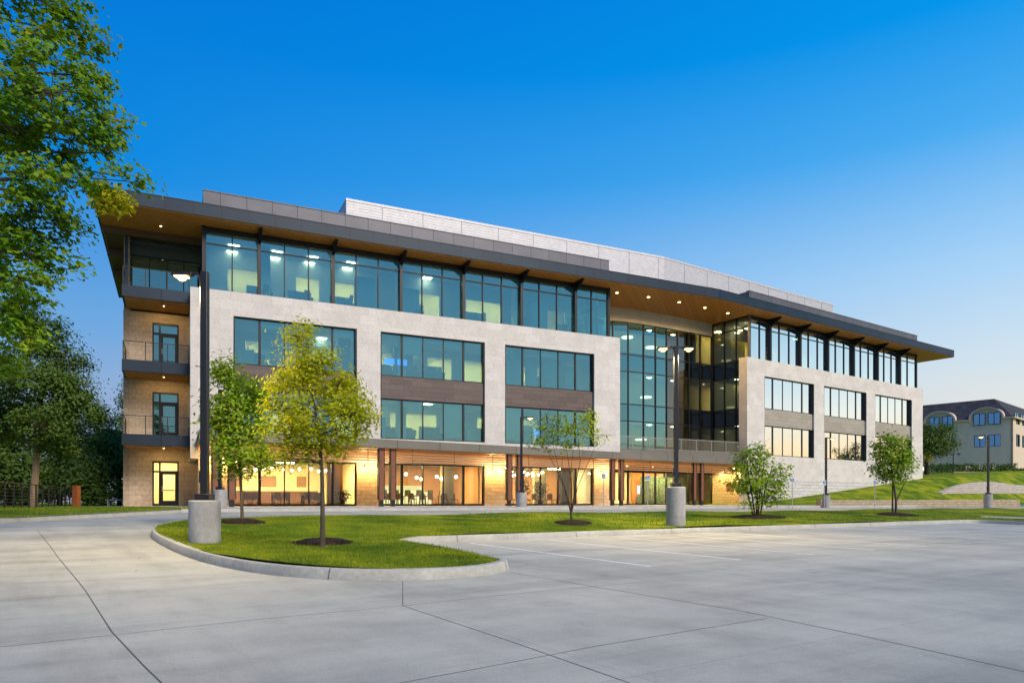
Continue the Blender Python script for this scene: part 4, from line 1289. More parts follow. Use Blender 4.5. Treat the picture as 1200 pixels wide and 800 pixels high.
# pair of small lantern heads further up the hill
x, D = (1117 - 600) / F * 92, 92; z = zout(x, D)
root = empty('light_pole', (x, D, z), 0, 'small far lamp post with two drooping heads before the tile roofed building', 'light pole')
MB().tube([(x, D, z), (x, D, z + 2.6)], .06, 8).build('pole', M['pole'], root)
for s in (-1, 1):
    MB().tube([(x, D, z + 2.5), (x + s * .5, D, z + 2.75), (x + s * .75, D, z + 2.7)], .035, 6).build('arm', M['pole'], root)
    MB().lathe((x + s * .75, D, z + 2.5), [(.24, 0), (.18, .1), (.05, .2)], 12).build('lamp_head', M['pole'], root)

# accessible parking signs
M['signpost'] = plain('galvanised_post', (.42, .43, .43), .45, .6)
M['signblue'] = plain('sign_blue', (.04, .16, .38), .45, 0, .4, .03)
M['signwhite'] = plain('sign_white', (.72, .73, .73), .45, 0, .4, .03)
def access_sign(px, D, ztop, label):
    x = (px - 600) / F * D; z = .80
    root = empty('parking_sign', (x, D, z), 0, label, 'parking sign')
    MB().tube([(x, D, z - .1), (x, D, ztop)], .03, 8).build('post', M['signpost'], root)
    zc_ = ztop - .24
    f = lambda a, b, zz: (x + a * .75, D - .045 - b, zc_ + zz * .75)
    pl = MB().hexa([f(-.16, 0, -.24), f(.16, 0, -.24), f(.16, -.012, -.24), f(-.16, -.012, -.24), f(-.16, 0, .24), f(.16, 0, .24), f(.16, -.012, .24), f(-.16, -.012, .24)]).build('plate', M['signwhite'], root)
    MB().hexa([f(-.14, .004, -.16), f(.14, .004, -.16), f(.14, .001, -.16), f(-.14, .001, -.16), f(-.14, .004, .16), f(.14, .004, .16), f(.14, .001, .16), f(-.14, .001, .16)]).build('blue_field', M['signblue'], pl)
    # wheelchair figure
    g = MB(); k = lambda a, zz: Vector(f(a, .008, zz))
    n = 20
    for i in range(n):
        a0, a1 = math.radians(100 + 290 * i / n), math.radians(100 + 290 * (i + 1) / n)
        g.face([k(-.01 + .055 * math.cos(a0), -.05 + .055 * math.sin(a0)), k(-.01 + .078 * math.cos(a0), -.05 + .078 * math.sin(a0)), k(-.01 + .078 * math.cos(a1), -.05 + .078 * math.sin(a1)), k(-.01 + .055 * math.cos(a1), -.05 + .055 * math.sin(a1))][::-1])
    g.face([k(-.02 + .024 * math.cos(math.radians(a)), .115 + .024 * math.sin(math.radians(a))) for a in range(0, 360, 30)])
    for a, b_ in (((-.03, .085), (-.01, -.02)), ((-.01, -.02), (.06, -.02)), ((.06, -.02), (.09, -.10)), ((-.02, .04), (.05, .04))):
        p, q = k(*a), k(*b_); t = (q - p).normalized(); w_ = Vector((-t.z, 0, t.x)) * .011
        g.face([p - w_, q - w_, q + w_, p + w_])
    g.build('wheelchair_symbol', M['signwhite'], pl, smooth=False)
access_sign(707.5, 42.5, 2.86, 'parking sign on a thin post before the bright lit stone pier')
access_sign(759, 44.6, 2.86, 'parking sign on a thin post before the entrance glass, between the column pairs')
access_sign(928.5, 51.5, 2.90, 'blue parking sign just beside the leafy multi stemmed shrub')
access_sign(966, 53.2, 2.78, 'blue parking sign close behind the pole at the low stone wall end')
access_sign(1025, 56.5, 2.90, 'blue parking sign half behind the round green tree on the far bank')

# low stone walls on the right
M['lowwall'] = tanstone('low_wall_stone', dCt, (.36, .29, .19), (.46, .38, .27), (.25, .20, .13), .5, .22, .9)
M['palewall'] = tanstone('pale_wall_stone', dCt, (.46, .42, .36), (.55, .51, .45), (.36, .32, .27), .5, .2, .9)
def lowwall(line, w, mat, label):
    b = MB(); P = [Vector(p[:2]) for p in line]; k = 0
    for i, p in enumerate(P):
        t = (P[min(i + 1, len(P) - 1)] - P[max(i - 1, 0)]).normalized(); nn = Vector((-t.y, t.x)) * (w / 2)
        zb, zt = line[i][2], line[i][3]
        for q, z in ((p + nn, zb), (p - nn, zb), (p - nn, zt), (p + nn, zt)): b.v.append((q.x, q.y, z))
    n = len(P)
    for i in range(n - 1):
        for j in range(4):
            b.fc.append((4 * i + j, 4 * i + (j + 1) % 4, 4 * i + 4 + (j + 1) % 4, 4 * i + 4 + j))
    b.fc.append((3, 2, 1, 0)); b.fc.append(tuple(4 * (n - 1) + j for j in range(4)))
    o = b.build('stone_wall', M[mat], None)
    bm = bmesh.new(); bm.from_mesh(o.data); bmesh.ops.recalc_face_normals(bm, faces=bm.faces); bm.to_mesh(o.data); bm.free()
    return tag(o, label, 'wall')
def wpt(px, D, y0, y1):
    return ((px - 600) / F * D, D, EYE + (HZ - y0) / F * D, EYE + (HZ - y1) / F * D)
lowwall([wpt(a, D, 595, y) for a, D, y in ((959, 57.5, 585.6), (1000, 59.3, 585.7), (1060, 62, 585.6), (1130, 65.5, 585.2), (1192, 69, 584.8))], .5, 'lowwall', 'long straight low wall of tan stone along the foot of the grass bank')
cw_ = [(1101, 66.0, 578.5, 577), (1112, 66.6, 578, 571.5), (1125, 67.5, 578, 567.5), (1140, 68.4, 578, 565), (1152, 69.2, 578, 564), (1165, 70, 578, 564.6), (1185, 71.3, 578, 567.5), (1204, 72.6, 578, 569), (1240, 75, 580, 571)]
lowwall([wpt(*p) for p in cw_], .5, 'palewall', 'curved pale stone wall arching out of the lawn before the tile roofed building')
# raised turf behind the arched wall follows the terrain; entrance slab at the wing's far corner
q0 = FC.xy(LC + .2, 1.0)

# fence, post and bollard on the left
fz = lambda x, y: max(zleft(x, y), .7)
M['post'] = plain('orange_post_paint', (.30, .085, .02), .6)
p0 = Vector(((-30 - 600) / F * 26, 26)); p1 = Vector(((87 - 600) / F * 42, 42))
fence = empty('rail_fence', (p0.x, p0.y, .8), 0, 'long dark metal fence with horizontal rails beside the leaning tree trunk', 'fence')
L_ = (p1 - p0).length; fr_ = Frame(p0, (p1 - p0).normalized(), .8)
nP = 15
for i in range(nP):
    u = L_ * i / (nP - 1); MB(fr_).box(u - .03, u + .03, -.03, .03, -.2, 1.12).build('post', M['rail'], fence)
rl = MB(fr_)
for k in range(7): rl.box(0, L_, -.045, -.03, .12 + k * .14, .138 + k * .14)
rl.box(0, L_, -.05, .05, 1.08, 1.13); rl.build('rail', M['rail'], fence)
def leftpost(px, D, y0, y1, w, name, mat, label, cat):
    x = (px - 600) / F * D; z0, z1 = EYE + (HZ - y0) / F * D, EYE + (HZ - y1) / F * D
    o = MB().box(x - w, x + w, D - w, D + w, z0, z1).box(x - w - .015, x + w + .015, D - w - .015, D + w + .015, z1, z1 + .03).build(name, M[mat], None, bevel=.01)
    return tag(o, label, cat)
leftpost(89.5, 41.5, 596, 569, .16, 'gate_post', 'post', 'rust orange post at the end of the dark fence', 'post')
# low bench slab in the trees by the block wall
x, D = (137 - 600) / F * 50, 50
bn = empty('bench', (x, D, .8), 0, 'small pale bench in the shade beside the block wall', 'bench')
MB().box(x - .7, x + .7, D - .2, D + .2, 1.2, 1.26).build('seat', M['walk'], bn)
for s in (-.55, .55): MB().box(x + s - .05, x + s + .05, D - .18, D + .18, .8, 1.2).build('leg', M['walk'], bn)

# ------------------------------------------------------------------ tile roofed building up the hill
M['stucco'] = plain('stucco', (.72, .56, .41), .9, 0, .2, .08, .6)
M['stucco2'] = plain('stucco_trim', (.58, .48, .38), .9, 0, .2, .05, .6)
e = Vector((-.67, .742)).normalized()          # front face runs away to the left from the near corner
Kc = Vector(((1187 - 600) / F * 121, 121))
FB = Frame(Kc + e * 40, -e, 0)                  # u from far left (0) to the near corner (40)
FB2 = Frame(Kc, (e.y, -e.x) if Vector((e.y, -e.x)).x > 0 else (-e.y, e.x), 0)
zg = EYE + (HZ - 553) / F * 121
zz = lambda y, D=121: EYE + (HZ - y) / F * D
ze, zr = zz(488), zz(462)
bb = empty('office_house', (Kc.x, Kc.y, zg), 0, 'pale stucco building with a dark mansard roof and arched dormers on the hill', 'building')
m = Mat('roof_shingle', .9, .2); bk = m.brick(m.wallvec((float(-e.x), float(-e.y))), .9, .32, (.035, .036, .045), (.065, .064, .075), (.02, .02, .024), .02, .5); m.color(bk.outputs[0]); M['shingle'] = m.m
wins = []
# walls with openings on the front: columns of windows at u
def ub_at(px):
    """u on the front face where photo column px crosses it"""
    t = (px - 600) / F; k = (Kc.x - t * Kc.y) / (t * e.y - e.x); return 40 - k
cols_u = [(ub_at(a), ub_at(b_)) for a, b_ in ((1158, 1172.5), (1141, 1155), (1104.5, 1117), (1089, 1101), (1058, 1067), (1047, 1056))]
rows_z = [(zz(498.5, 125), zz(484.8, 125)), (zz(524, 125), zz(510, 125))]
def wallwith(fr, u0, u1, cols, rows, z0, z1, mat, th=.35):
    b = MB(fr); cols = sorted(cols); us = [u0] + [x for c in cols for x in c] + [u1]
    for k in range(0, len(us), 2): b.box(us[k], us[k + 1], 0, th, z0, z1)
    zs = [z0] + [min(x, z1) for r in sorted(rows) for x in r] + [z1]
    for c in cols:
        for k in range(0, len(zs), 2):
            if zs[k + 1] > zs[k] + .01: b.box(c[0], c[1], 0, th, zs[k], zs[k + 1])
    return b
wallwith(FB, 0, 40, cols_u, rows_z, zg - 2, ze, None).build('wall', M['stucco'], bb)
cols2 = [(2.0, 4.6), (6, 8.6), (10, 12.6)]
wallwith(FB2, 0, 30, cols2, rows_z, zg - 2, ze, None).build('wall', M['stucco2'], bb)
M['blueglass'] = glass('blue_house_glass', (.10, .22, .30), .40, 1.2, 1.6, (.35, .70, 1.0))
M['sidepane'] = emis('lit_curtain', (1.0, .92, .72), 1.2)
for fr, cs in ((FB, cols_u), (FB2, cols2)):
    for c in cs:
        for r in rows_z:
            f = MB(fr); w_ = c[1] - c[0]
            dv = -.30 if r is rows_z[0] and fr is FB else 0
            f.box(c[0], c[0] + .08, .12 + dv, .22 + dv, r[0], r[1]).box(c[1] - .08, c[1], .12 + dv, .22 + dv, r[0], r[1]).box(c[0] + w_ / 2 - .05, c[0] + w_ / 2 + .05, .12 + dv, .22 + dv, r[0], r[1])
            f.box(c[0] + .08, c[1] - .08, .13 + dv, .21 + dv, r[0], r[0] + .08).box(c[0] + .08, c[1] - .08, .13 + dv, .21 + dv, r[1] - .08, r[1])
            wn_ = f.build('window', M['frame'], bb)
            MB(fr).quad((c[0], .18 + dv, r[0]), (c[1], .18 + dv, r[0]), (c[1], .18 + dv, r[1]), (c[0], .18 + dv, r[1])).build('pane', M['blueglass'], wn_)
MB(FB).box(.4, 39.6, 1.2, 1.5, zg - 2, ze).build('inner_wall', M['indark'], bb)
MB(FB2).box(1.6, 29.5, 1.2, 1.5, zg - 2, ze).build('inner_wall', M['inwarm'], bb)
# mansard: hip prism with inward lean
def mans(o=.06, i=3.6):
    c = lambda f, u, v, z: f.p(u, v, z)
    a0, a1 = FB.p(-.0, -o, ze), FB.p(40 + o, -o, ze)
    d1 = FB2.p(30, -o, ze)
    b0, b1 = FB.p(0, i, zr), FB.p(40 - i, i, zr)
    d2 = FB2.p(30, i, zr)
    b = MB()
    b.face([a0, a1, b1, b0]); b.face([a1, d1, d2, b1])
    far0, far1 = FB.p(0, 30, zr), FB2.p(30, 30, zr)
    b.face([b0, b1, d2, FB.p(0, 34, zr)])
    b.face([FB.p(0, 34, ze), a0, b0, FB.p(0, 34, zr)])
    b.face([d1, a1, a0, FB.p(0, 34, ze)])
    return b
mans().build('roof', M['shingle'], bb, smooth=False)
eg = [0] + sorted(ub_at(a) for a in (1138, 1175, 1085, 1118.5, 1044, 1069)) + [40.4]
for k in range(0, len(eg), 2): MB(FB).box(eg[k], eg[k + 1], -.5, -.005, ze - .25, ze + .02).build('eave', M['stucco2'], bb)
MB(FB2).box(.0, 30, -.5, -.005, ze - .25, ze + .015).build('eave', M['stucco2'], bb)
# arched dormers: a curved hood standing out of the mansard over each pair of windows
for uc_, hw in [((ub_at(a) + ub_at(b_)) / 2, (ub_at(b_) - ub_at(a)) / 2) for a, b_ in ((1138, 1175), (1085, 1118.5), (1044, 1069))]:
    d = MB(FB); n = 14
    z0 = ze - .05
    arc = lambda k, r=1.0: (uc_ - hw * r * math.cos(math.pi * k / n), ze + .05 + (rows_z[0][1] - ze + .75) * r * math.sin(math.pi * k / n))
    # face of the dormer
    d.face([FB.p(*(lambda q: (q[0], -.06, q[1]))(arc(k))) for k in range(n + 1)] [::-1] + [FB.p(uc_ - hw, -.06, z0), FB.p(uc_ + hw, -.06, z0)])
    dm = d.build('dormer', M['stucco2'], bb)
    h = MB(FB)
    for k in range(n):
        a, b_ = arc(k), arc(k + 1); a2, b2 = arc(k, 1.13), arc(k + 1, 1.13)
        h.hexa([FB.p(a[0], -.5, a[1]), FB.p(b_[0], -.5, b_[1]), FB.p(b_[0], 3, b_[1]), FB.p(a[0], 3, a[1]), FB.p(a2[0], -.5, a2[1]), FB.p(b2[0], -.5, b2[1]), FB.p(b2[0], 3, b2[1]), FB.p(a2[0], 3, a2[1])])
    h.build('hood', M['stucco2'], dm)
# garage-like lit openings at the foot
for u_ in (33.0, 22.5): MB(FB).box(u_, u_ + 4.5, -.06, -.01, zz(548), zz(543.5)).build('basement_window', M['sidepane'], bb)
# ------------------------------------------------------------------ trees
def leafmat(name, cols, transl=.35, gloss=.25, scale=1.6):
    m = Mat(name, .55, gloss)
    g_ = m.node('ShaderNodeNewGeometry')
    n = len(cols)
    nz = m.noise(scale, 3, .6)
    mr = m.node('ShaderNodeMapRange'); mr.inputs['From Min'].default_value = .32; mr.inputs['From Max'].default_value = .68; m.l.new(nz, mr.inputs['Value'])
    av = m.node('ShaderNodeMix'); av.inputs[0].default_value = .55; m.l.new(g_.outputs['Random Per Island'], av.inputs[2]); m.l.new(mr.outputs[0], av.inputs[3])
    c = m.ramp(av.outputs[0], [(i / max(1, n - 1), cc) for i, cc in enumerate(cols)])
    m.color(c)
    t = m.node('ShaderNodeBsdfTranslucent'); br = m.mix(c, (1.0, 1.0, .55), 1.0, 'MULTIPLY')
    m.l.new(br, t.inputs[0])
    mx = m.node('ShaderNodeMixShader'); mx.inputs[0].default_value = transl
    m.l.new(m.b.outputs[0], mx.inputs[1]); m.l.new(t.outputs[0], mx.inputs[2]); m.l.new(mx.outputs[0], m.out.inputs[0])
    return m.m
def barkmat(name, c1, c2):
    m = Mat(name, .9, .15); n1 = m.noise(14, 6, .7, stretch=(1, 1, .25)); m.color(m.ramp(n1, [(.3, c1), (.7, c2)])); m.bump(n1, .8, .03); return m.m
M['bark'] = barkmat('bark_grey_brown', (.045, .034, .026), (.12, .095, .07))
M['barkpale'] = barkmat('bark_pale', (.16, .11, .065), (.30, .21, .13))
M['barkdark'] = barkmat('bark_dark', (.02, .017, .013), (.06, .048, .035))
M['leafyellow'] = leafmat('leaf_yellow_green', [(.24, .31, .008), (.38, .43, .010), (.50, .51, .012), (.56, .52, .014)], .55)
M['leafgreen'] = leafmat('leaf_bright_green', [(.10, .22, .010), (.18, .33, .014), (.28, .38, .016), (.36, .40, .018)], .45)
M['leafmid'] = leafmat('leaf_mid_green', [(.13, .22, .012), (.22, .32, .014), (.32, .38, .016)], .5)
M['leafoak'] = leafmat('leaf_big_tree', [(.05, .13, .008), (.10, .24, .010), (.19, .32, .012), (.33, .33, .014)], .5)
M['leafdark'] = leafmat('leaf_dark_green', [(.035, .08, .010), (.065, .125, .012), (.11, .165, .014)], .25)
M['leaflime'] = leafmat('leaf_lime_yellow', [(.34, .36, .012), (.48, .45, .014), (.58, .42, .012)], .55)

def leaves_mesh(name, C_, sizes, mat, parent, seed, droop=.25, aspect=.55, lobes=False, out=None):
    g = np.random.default_rng(seed); n = len(C_)
    # random frames, leaves tend to face up and out
    nz = g.normal(size=(n, 3)) * (.55 if out is not None else 1)
    if out is not None: nz += out * .9
    nz[:, 2] = np.abs(nz[:, 2]) + .35; nz /= np.linalg.norm(nz, axis=1)[:, None]
    t = g.normal(size=(n, 3)); t[:, 2] -= droop
    t -= nz * (t * nz).sum(1)[:, None]; t /= np.linalg.norm(t, axis=1)[:, None]
    b = np.cross(nz, t); L = sizes[:, None]; w = L * aspect
    tip = C_ + t * L; mid = C_ + t * L * .45
    fold = nz * L * .10
    if lobes:   # six point lobed leaf
        q = [C_, mid - b * w * .62 + fold, C_ + t * L * .62 - b * w * .28, tip, C_ + t * L * .62 + b * w * .28, mid + b * w * .62 + fold]
    else:
        q = [C_, mid - b * w * .5 + fold, tip, mid + b * w * .5 + fold]
    k = len(q)
    V = np.stack(q, 1).reshape(-1, 3)
    Fc = np.arange(n * k).reshape(n, k)
    return mesh_np(name, V, Fc, M[mat], parent)

def curve3(a, b, sag, n=5, rnd=None):
    a, b = Vector(a), Vector(b); out = []
    off = Vector((rnd.uniform(-1, 1), rnd.uniform(-1, 1), rnd.uniform(-.2, .6))) * (b - a).length * .12 if rnd else Vector()
    for i in range(n + 1):
        t = i / n
        p = a.lerp(b, t) + off * math.sin(math.pi * t) + Vector((0, 0, sag * (b - a).length * math.sin(math.pi * t)))
        out.append(p)
    return out

def tree(name, label, base, blobs, trunk, leafmat_, bark, seed, ncl=60, lpc=60, leaf=.09, clr=.28, group=None, cat='tree', lobes=False, aspect=.55, stems=None, hollow=.45, droop=.25, extra=None, bare=0):
    """blobs: (centre xyz, radii xyz, weight); trunk: list of (point, radius) ; leaves sit in clusters at the twig ends"""
    rnd = random.Random(seed)
    root = empty(name, base, 0, label, cat, group)
    tb = MB()
    stems = stems or [trunk]
    for st in stems: tb.tube([p for p, r in st], [r for p, r in st], 10)
    pts = [(Vector(p), r) for st in stems for p, r in st]
    # denser attachment list along the stems
    att = []
    for st in stems:
        for (p, r), (q, r2) in zip(st, st[1:]):
            for k in range(6): att.append((Vector(p).lerp(Vector(q), k / 6), r + (r2 - r) * k / 6))
        att.append((Vector(st[-1][0]), st[-1][1]))
    tw = sum(b[2] for b in blobs); cents = []
    zmin = min(b[0][2] - b[1][2] for b in blobs)
    for (c, rad, wt) in blobs:
        c = Vector(c)
        # limb to this blob from a lower point on a stem
        cand = [a for a in att if a[0].z < c.z - .15 * rad[2]] or att[:1]
        a = min(cand, key=lambda a_: (a_[0] - c).length + max(0, a_[0].z - c.z) * 2 + (c.z - a_[0].z) * .15)
        limb = curve3(a[0], c, .06, 5, rnd)
        r0 = min(a[1] * .62, .02 + .05 * max(rad))
        rl = [r0 * (1 - .75 * i / 5) for i in range(6)]
        if (c - a[0]).length > .08: tb.tube(limb, rl, 7)
        m_ = max(3, int(ncl * wt / tw))
        for _ in range(m_):
            d = Vector((rnd.gauss(0, 1), rnd.gauss(0, 1), rnd.gauss(0, 1))).normalized()
            rr_ = (hollow + (1 - hollow) * rnd.random()) ** .8 * rnd.choice((1, 1, 1, 1.08))
            p = c + Vector((d.x * rad[0], d.y * rad[1], d.z * rad[2])) * rr_
            k = min(range(2, 6), key=lambda i: (limb[i] - p).length)
            tb.tube(curve3(limb[k], p, .03, 3, rnd), [max(.004, rl[k] * .45), .006 + .002 * max(rad), .004, .003], 5, cap=False)
            cents.append(p)
    for _ in range(bare):
        p = rnd.choice(cents); d = Vector((rnd.gauss(0, 1), rnd.gauss(0, 1), abs(rnd.gauss(0, .8)))).normalized() * rnd.uniform(.3, .8)
        tb.tube(curve3(p, p + d, 0, 3, rnd), [.008, .006, .004, .002], 5, cap=False)
    tb.build('trunk', M[bark], root)
    g = np.random.default_rng(seed)
    cs = np.array([tuple(c) for c in cents])
    cnt = np.maximum(4, (lpc * g.uniform(.35, 1.5, len(cs))).astype(int))
    idx = np.repeat(np.arange(len(cs)), cnt)
    off = g.normal(size=(len(idx), 3)) * clr * .5 * g.uniform(.7, 1.3, (len(idx), 1)); off[:, 2] *= .72
    Lp = cs[idx] + off
    sz = leaf * g.uniform(.6, 1.25, len(idx))
    ov = off / (np.linalg.norm(off, axis=1)[:, None] + 1e-6) * .6
    mid_ = cs.mean(0); ov2 = Lp - mid_; ov += ov2 / (np.linalg.norm(ov2, axis=1)[:, None] + 1e-6) * .8
    leaves_mesh('crown', Lp, sz, leafmat_, root, seed + 1, droop, aspect, lobes, ov)
    if extra:
        for (c, rad, n_, mt, lf) in extra:
            q = g.normal(size=(n_, 3)) * .5 * np.array(rad) + np.array(c)
            leaves_mesh('leaf_spray', q, lf * g.uniform(.6, 1.2, n_), mt, root, seed + 5, droop, aspect, lobes)
    return root

def bl(px, py, D, rpx, rpy, dd=0.0, wt=None, depth=None):
    """a leafy blob from photo pixels at distance D"""
    s = (D + dd) / F
    rx, rz = rpx * s, rpy * s
    return (((px - 600) * s, D + dd, EYE + (HZ - py) * s), (rx, depth or (rx + rz) / 2, rz), wt or rpx * rpy)
def tp(px, py, D, r): return (((px - 600) / F * D, D, EYE + (HZ - py) / F * D), r)

# island trees
D = gpt(378, 641, zlawn)[1]; s = D / F
tree('young_tree', 'yellow leaved young tree in the dark mulch ring on the grass island', ((378 - 600) * s, D, zlawn((378 - 600) * s, D)),
     [bl(350, 405, D, 20, 26), bl(338, 440, D, 26, 26, -.2), bl(362, 440, D, 30, 34, .1), bl(395, 455, D, 28, 28, .1), bl(330, 480, D, 22, 26, .3), bl(365, 485, D, 36, 34, -.25),
      bl(410, 490, D, 26, 30, -.1), bl(345, 515, D, 30, 26, .1), bl(388, 520, D, 36, 24, .2), bl(420, 500, D, 14, 18), bl(372, 425, D, 22, 24, -.1), bl(400, 470, D, 30, 30, .4), bl(348, 388, D, 10, 14), bl(316, 500, D, 14, 9), bl(322, 455, D, 12, 10, .2), bl(432, 488, D, 10, 9), bl(340, 538, D, 22, 10, -.2)],
     [tp(378, 645, D, .055), tp(378, 600, D, .043), tp(377.5, 560, D, .038), tp(374, 510, D, .03), tp(364, 450, D, .018), tp(350, 392, D, .006)],
     'leafyellow', 'bark', 31, ncl=215, lpc=58, leaf=.085, clr=.24, aspect=.5, hollow=.35)
D2 = gpt(284, 613, zlawn)[1]; s = D2 / F
tree('young_tree', 'green leaved young tree standing behind the yellow one near the nearest pole', ((284 - 600) * s, D2, zlawn((284 - 600) * s, D2)),
     [bl(265, 440, D2, 18, 22), bl(285, 460, D2, 26, 24, .2), bl(262, 475, D2, 22, 24, -.2), bl(290, 495, D2, 24, 28, .1), bl(262, 510, D2, 22, 24), bl(283, 530, D2, 28, 20, -.3), bl(275, 550, D2, 18, 10), bl(300, 535, D2, 18, 18)],
     [tp(284, 614, D2, .05), tp(283, 580, D2, .042), tp(281, 550, D2, .036), tp(280, 500, D2, .026), tp(268, 435, D2, .008)],
     'leafgreen', 'bark', 32, ncl=190, lpc=52, leaf=.125, clr=.34, aspect=.5, hollow=.35)
# sapling with bare lower stems
D3 = gpt(670, 614, zlawn)[1]; s = D3 / F
st = [[tp(670, 616, D3, 0.0310), tp(669, 600, D3, 0.0279), tp(663, 575, D3, 0.0174), tp(651, 548, D3, 0.0099), tp(635, 515, D3, 0.0037)],
      [tp(669, 600, D3, 0.0186), tp(670, 570, D3, 0.0136), tp(666, 540, D3, 0.0087), tp(660, 500, D3 - .2, 0.0031)],
      [tp(670, 598, D3, 0.0186), tp(674, 570, D3, 0.0136), tp(680, 540, D3, 0.0087), tp(676, 495, D3 + .2, 0.0031)],
      [tp(670, 600, D3, 0.0186), tp(677, 570, D3 + .2, 0.0124), tp(690, 540, D3 + .2, 0.0074), tp(702, 512, D3 + .3, 0.0025)],
      [tp(669, 598, D3, 0.0149), tp(658, 560, D3 + .2, 0.0099), tp(650, 530, D3 + .3, 0.0062), tp(646, 505, D3 + .3, 0.0025)],
      [tp(670, 598, D3, 0.0124), tp(668, 560, D3 - .3, 0.0087), tp(672, 525, D3 - .3, 0.0050), tp(690, 498, D3 - .3, 0.0025)]]
tree('sapling', 'slender vase shaped sapling with bare stems and few leaves near the thin pole', ((670 - 600) * s, D3, zlawn((670 - 600) * s, D3)),
     [bl(634, 507, D3, 13, 13), bl(652, 500, D3, 16, 14, .2), bl(640, 520, D3, 14, 8), bl(662, 512, D3, 14, 15, -.2), bl(678, 497, D3, 14, 13, .2), bl(692, 492, D3, 12, 11), bl(699, 512, D3, 9, 9), bl(672, 522, D3, 14, 8), bl(628, 525, D3, 9, 5), bl(690, 507, D3, 13, 10)],
     None, 'leafmid', 'barkdark', 33, ncl=95, lpc=14, leaf=.125, clr=.25, stems=st, aspect=.5, bare=30)
# leafy multi stem shrub
D4 = gpt(886, 607, zlawn)[1]; s = D4 / F
st = [[tp(887 + a * 2, 608, D4 + b, .035), tp(886 + a * 6, 580, D4 + b * 2, .028), tp(886 + a * 13, 545, D4 + b * 3, .012)] for a, b in ((-1.6, .1), (-.8, -.15), (0, .2), (.7, -.1), (1.5, .12), (.3, .0))]
tree('tall_shrub', 'leafy multi stem shrub tree in dark mulch before the pale east wing', ((886 - 600) * s, D4, zlawn((886 - 600) * s, D4)),
     [bl(884, 527, D4, 14, 10), bl(876, 542, D4, 20, 14, .3), bl(896, 543, D4, 18, 12, -.2), bl(880, 560, D4, 24, 16, -.3), bl(902, 560, D4, 18, 15, .2), bl(866, 570, D4, 13, 12), bl(888, 578, D4, 24, 14, .2), bl(912, 570, D4, 10, 12), bl(906, 582, D4, 14, 8), bl(880, 592, D4, 14, 8), bl(915, 550, D4, 8, 6)],
     None, 'leafgreen', 'barkdark', 34, ncl=150, lpc=24, leaf=.16, clr=.34, stems=st, aspect=.5, hollow=.3, bare=20)
# round tree with bare branch on the far bank
D5 = gpt(1050, 603, zlawn)[1]; s = D5 / F
st = [[tp(1050, 605, D5, .07), tp(1050, 585, D5, .055), tp(1046, 560, D5, .04), tp(1043, 525, D5, .015)],
      [tp(1050, 588, D5, .035), tp(1058, 570, D5, .024), tp(1067, 552, D5, .014), tp(1080, 536, D5, .006)],
      [tp(1046, 603, D5 + 1.2, .05), tp(1046, 570, D5 + 1.0, .035), tp(1044, 530, D5 + .6, .012)]]
tree('young_tree', 'round green tree with a bare side branch on the far grass bank', ((1049 - 600) * s, D5, zlawn((1049 - 600) * s, D5)),
     [bl(1040, 518, D5, 14, 11), bl(1054, 524, D5, 12, 10, .3), bl(1033, 530, D5, 11, 12), bl(1048, 540, D5, 18, 14, -.3), bl(1036, 550, D5, 14, 11), bl(1058, 548, D5, 12, 12), bl(1046, 558, D5, 16, 8), bl(1062, 533, D5, 7, 8)],
     None, 'leafgreen', 'bark', 35, ncl=160, lpc=25, leaf=.17, clr=.36, stems=st, bare=25)
# tree before the tile roofed building, its low yellow shoots
D6 = 86.0; s = D6 / F
tree('broad_tree', 'dark rounded tree between the pale east wing and the tile roofed building', ((1086 - 600) * s, D6, zout((1086 - 600) * s, D6)),
     [bl(1092, 512, D6, 16, 14), bl(1106, 508, D6, 12, 11, .6), bl(1098, 523, D6, 20, 10, -.5), bl(1085, 520, D6, 12, 13), bl(1111, 520, D6, 9, 9), bl(1082, 505, D6, 10, 10)],
     [tp(1086, 556, D6, .28), tp(1085, 540, D6, .22), tp(1090, 525, D6, .16), tp(1098, 508, D6, .06)], 'leafdark', 'barkdark', 36, ncl=170, lpc=70, leaf=.24, clr=.85,
     extra=[(tp(1089, 537, D6 - 1, 0)[0], (.9, .7, .6), 260, 'leaflime', .2)])
# tree up the hill out of the picture, seen reflected in the east wing's glass
for k_, (x, y, h_) in enumerate(((80, 76.6, 1.0), (84, 79.6, .85))):
    zb = .25
    tree('broad_tree', ['spreading tree off to the right of the lawn, reflected in the bright window bay', 'smaller tree off to the right, also reflected in the bright window bay'][k_], (x, y, zb),
         [((x, y, zb + 7.6 * h_), (2.0, 1.7, 1.7 * h_), 3), ((x + 1, y - 1.3, zb + 8.8 * h_), (1.4, 1.2, 1.2 * h_), 2), ((x - .6, y + 1.2, zb + 9.2 * h_), (1.4, 1.2, 1.1 * h_), 2), ((x, y - .4, zb + 6.0 * h_), (1.8, 1.5, 1.0 * h_), 2)],
         [((x, y, zb), .25), ((x, y, zb + 4), .2), ((x, y, zb + 7.5), .1)], 'leafdark', 'barkdark', 50 + k_, ncl=70, lpc=34, leaf=.3, clr=.7)

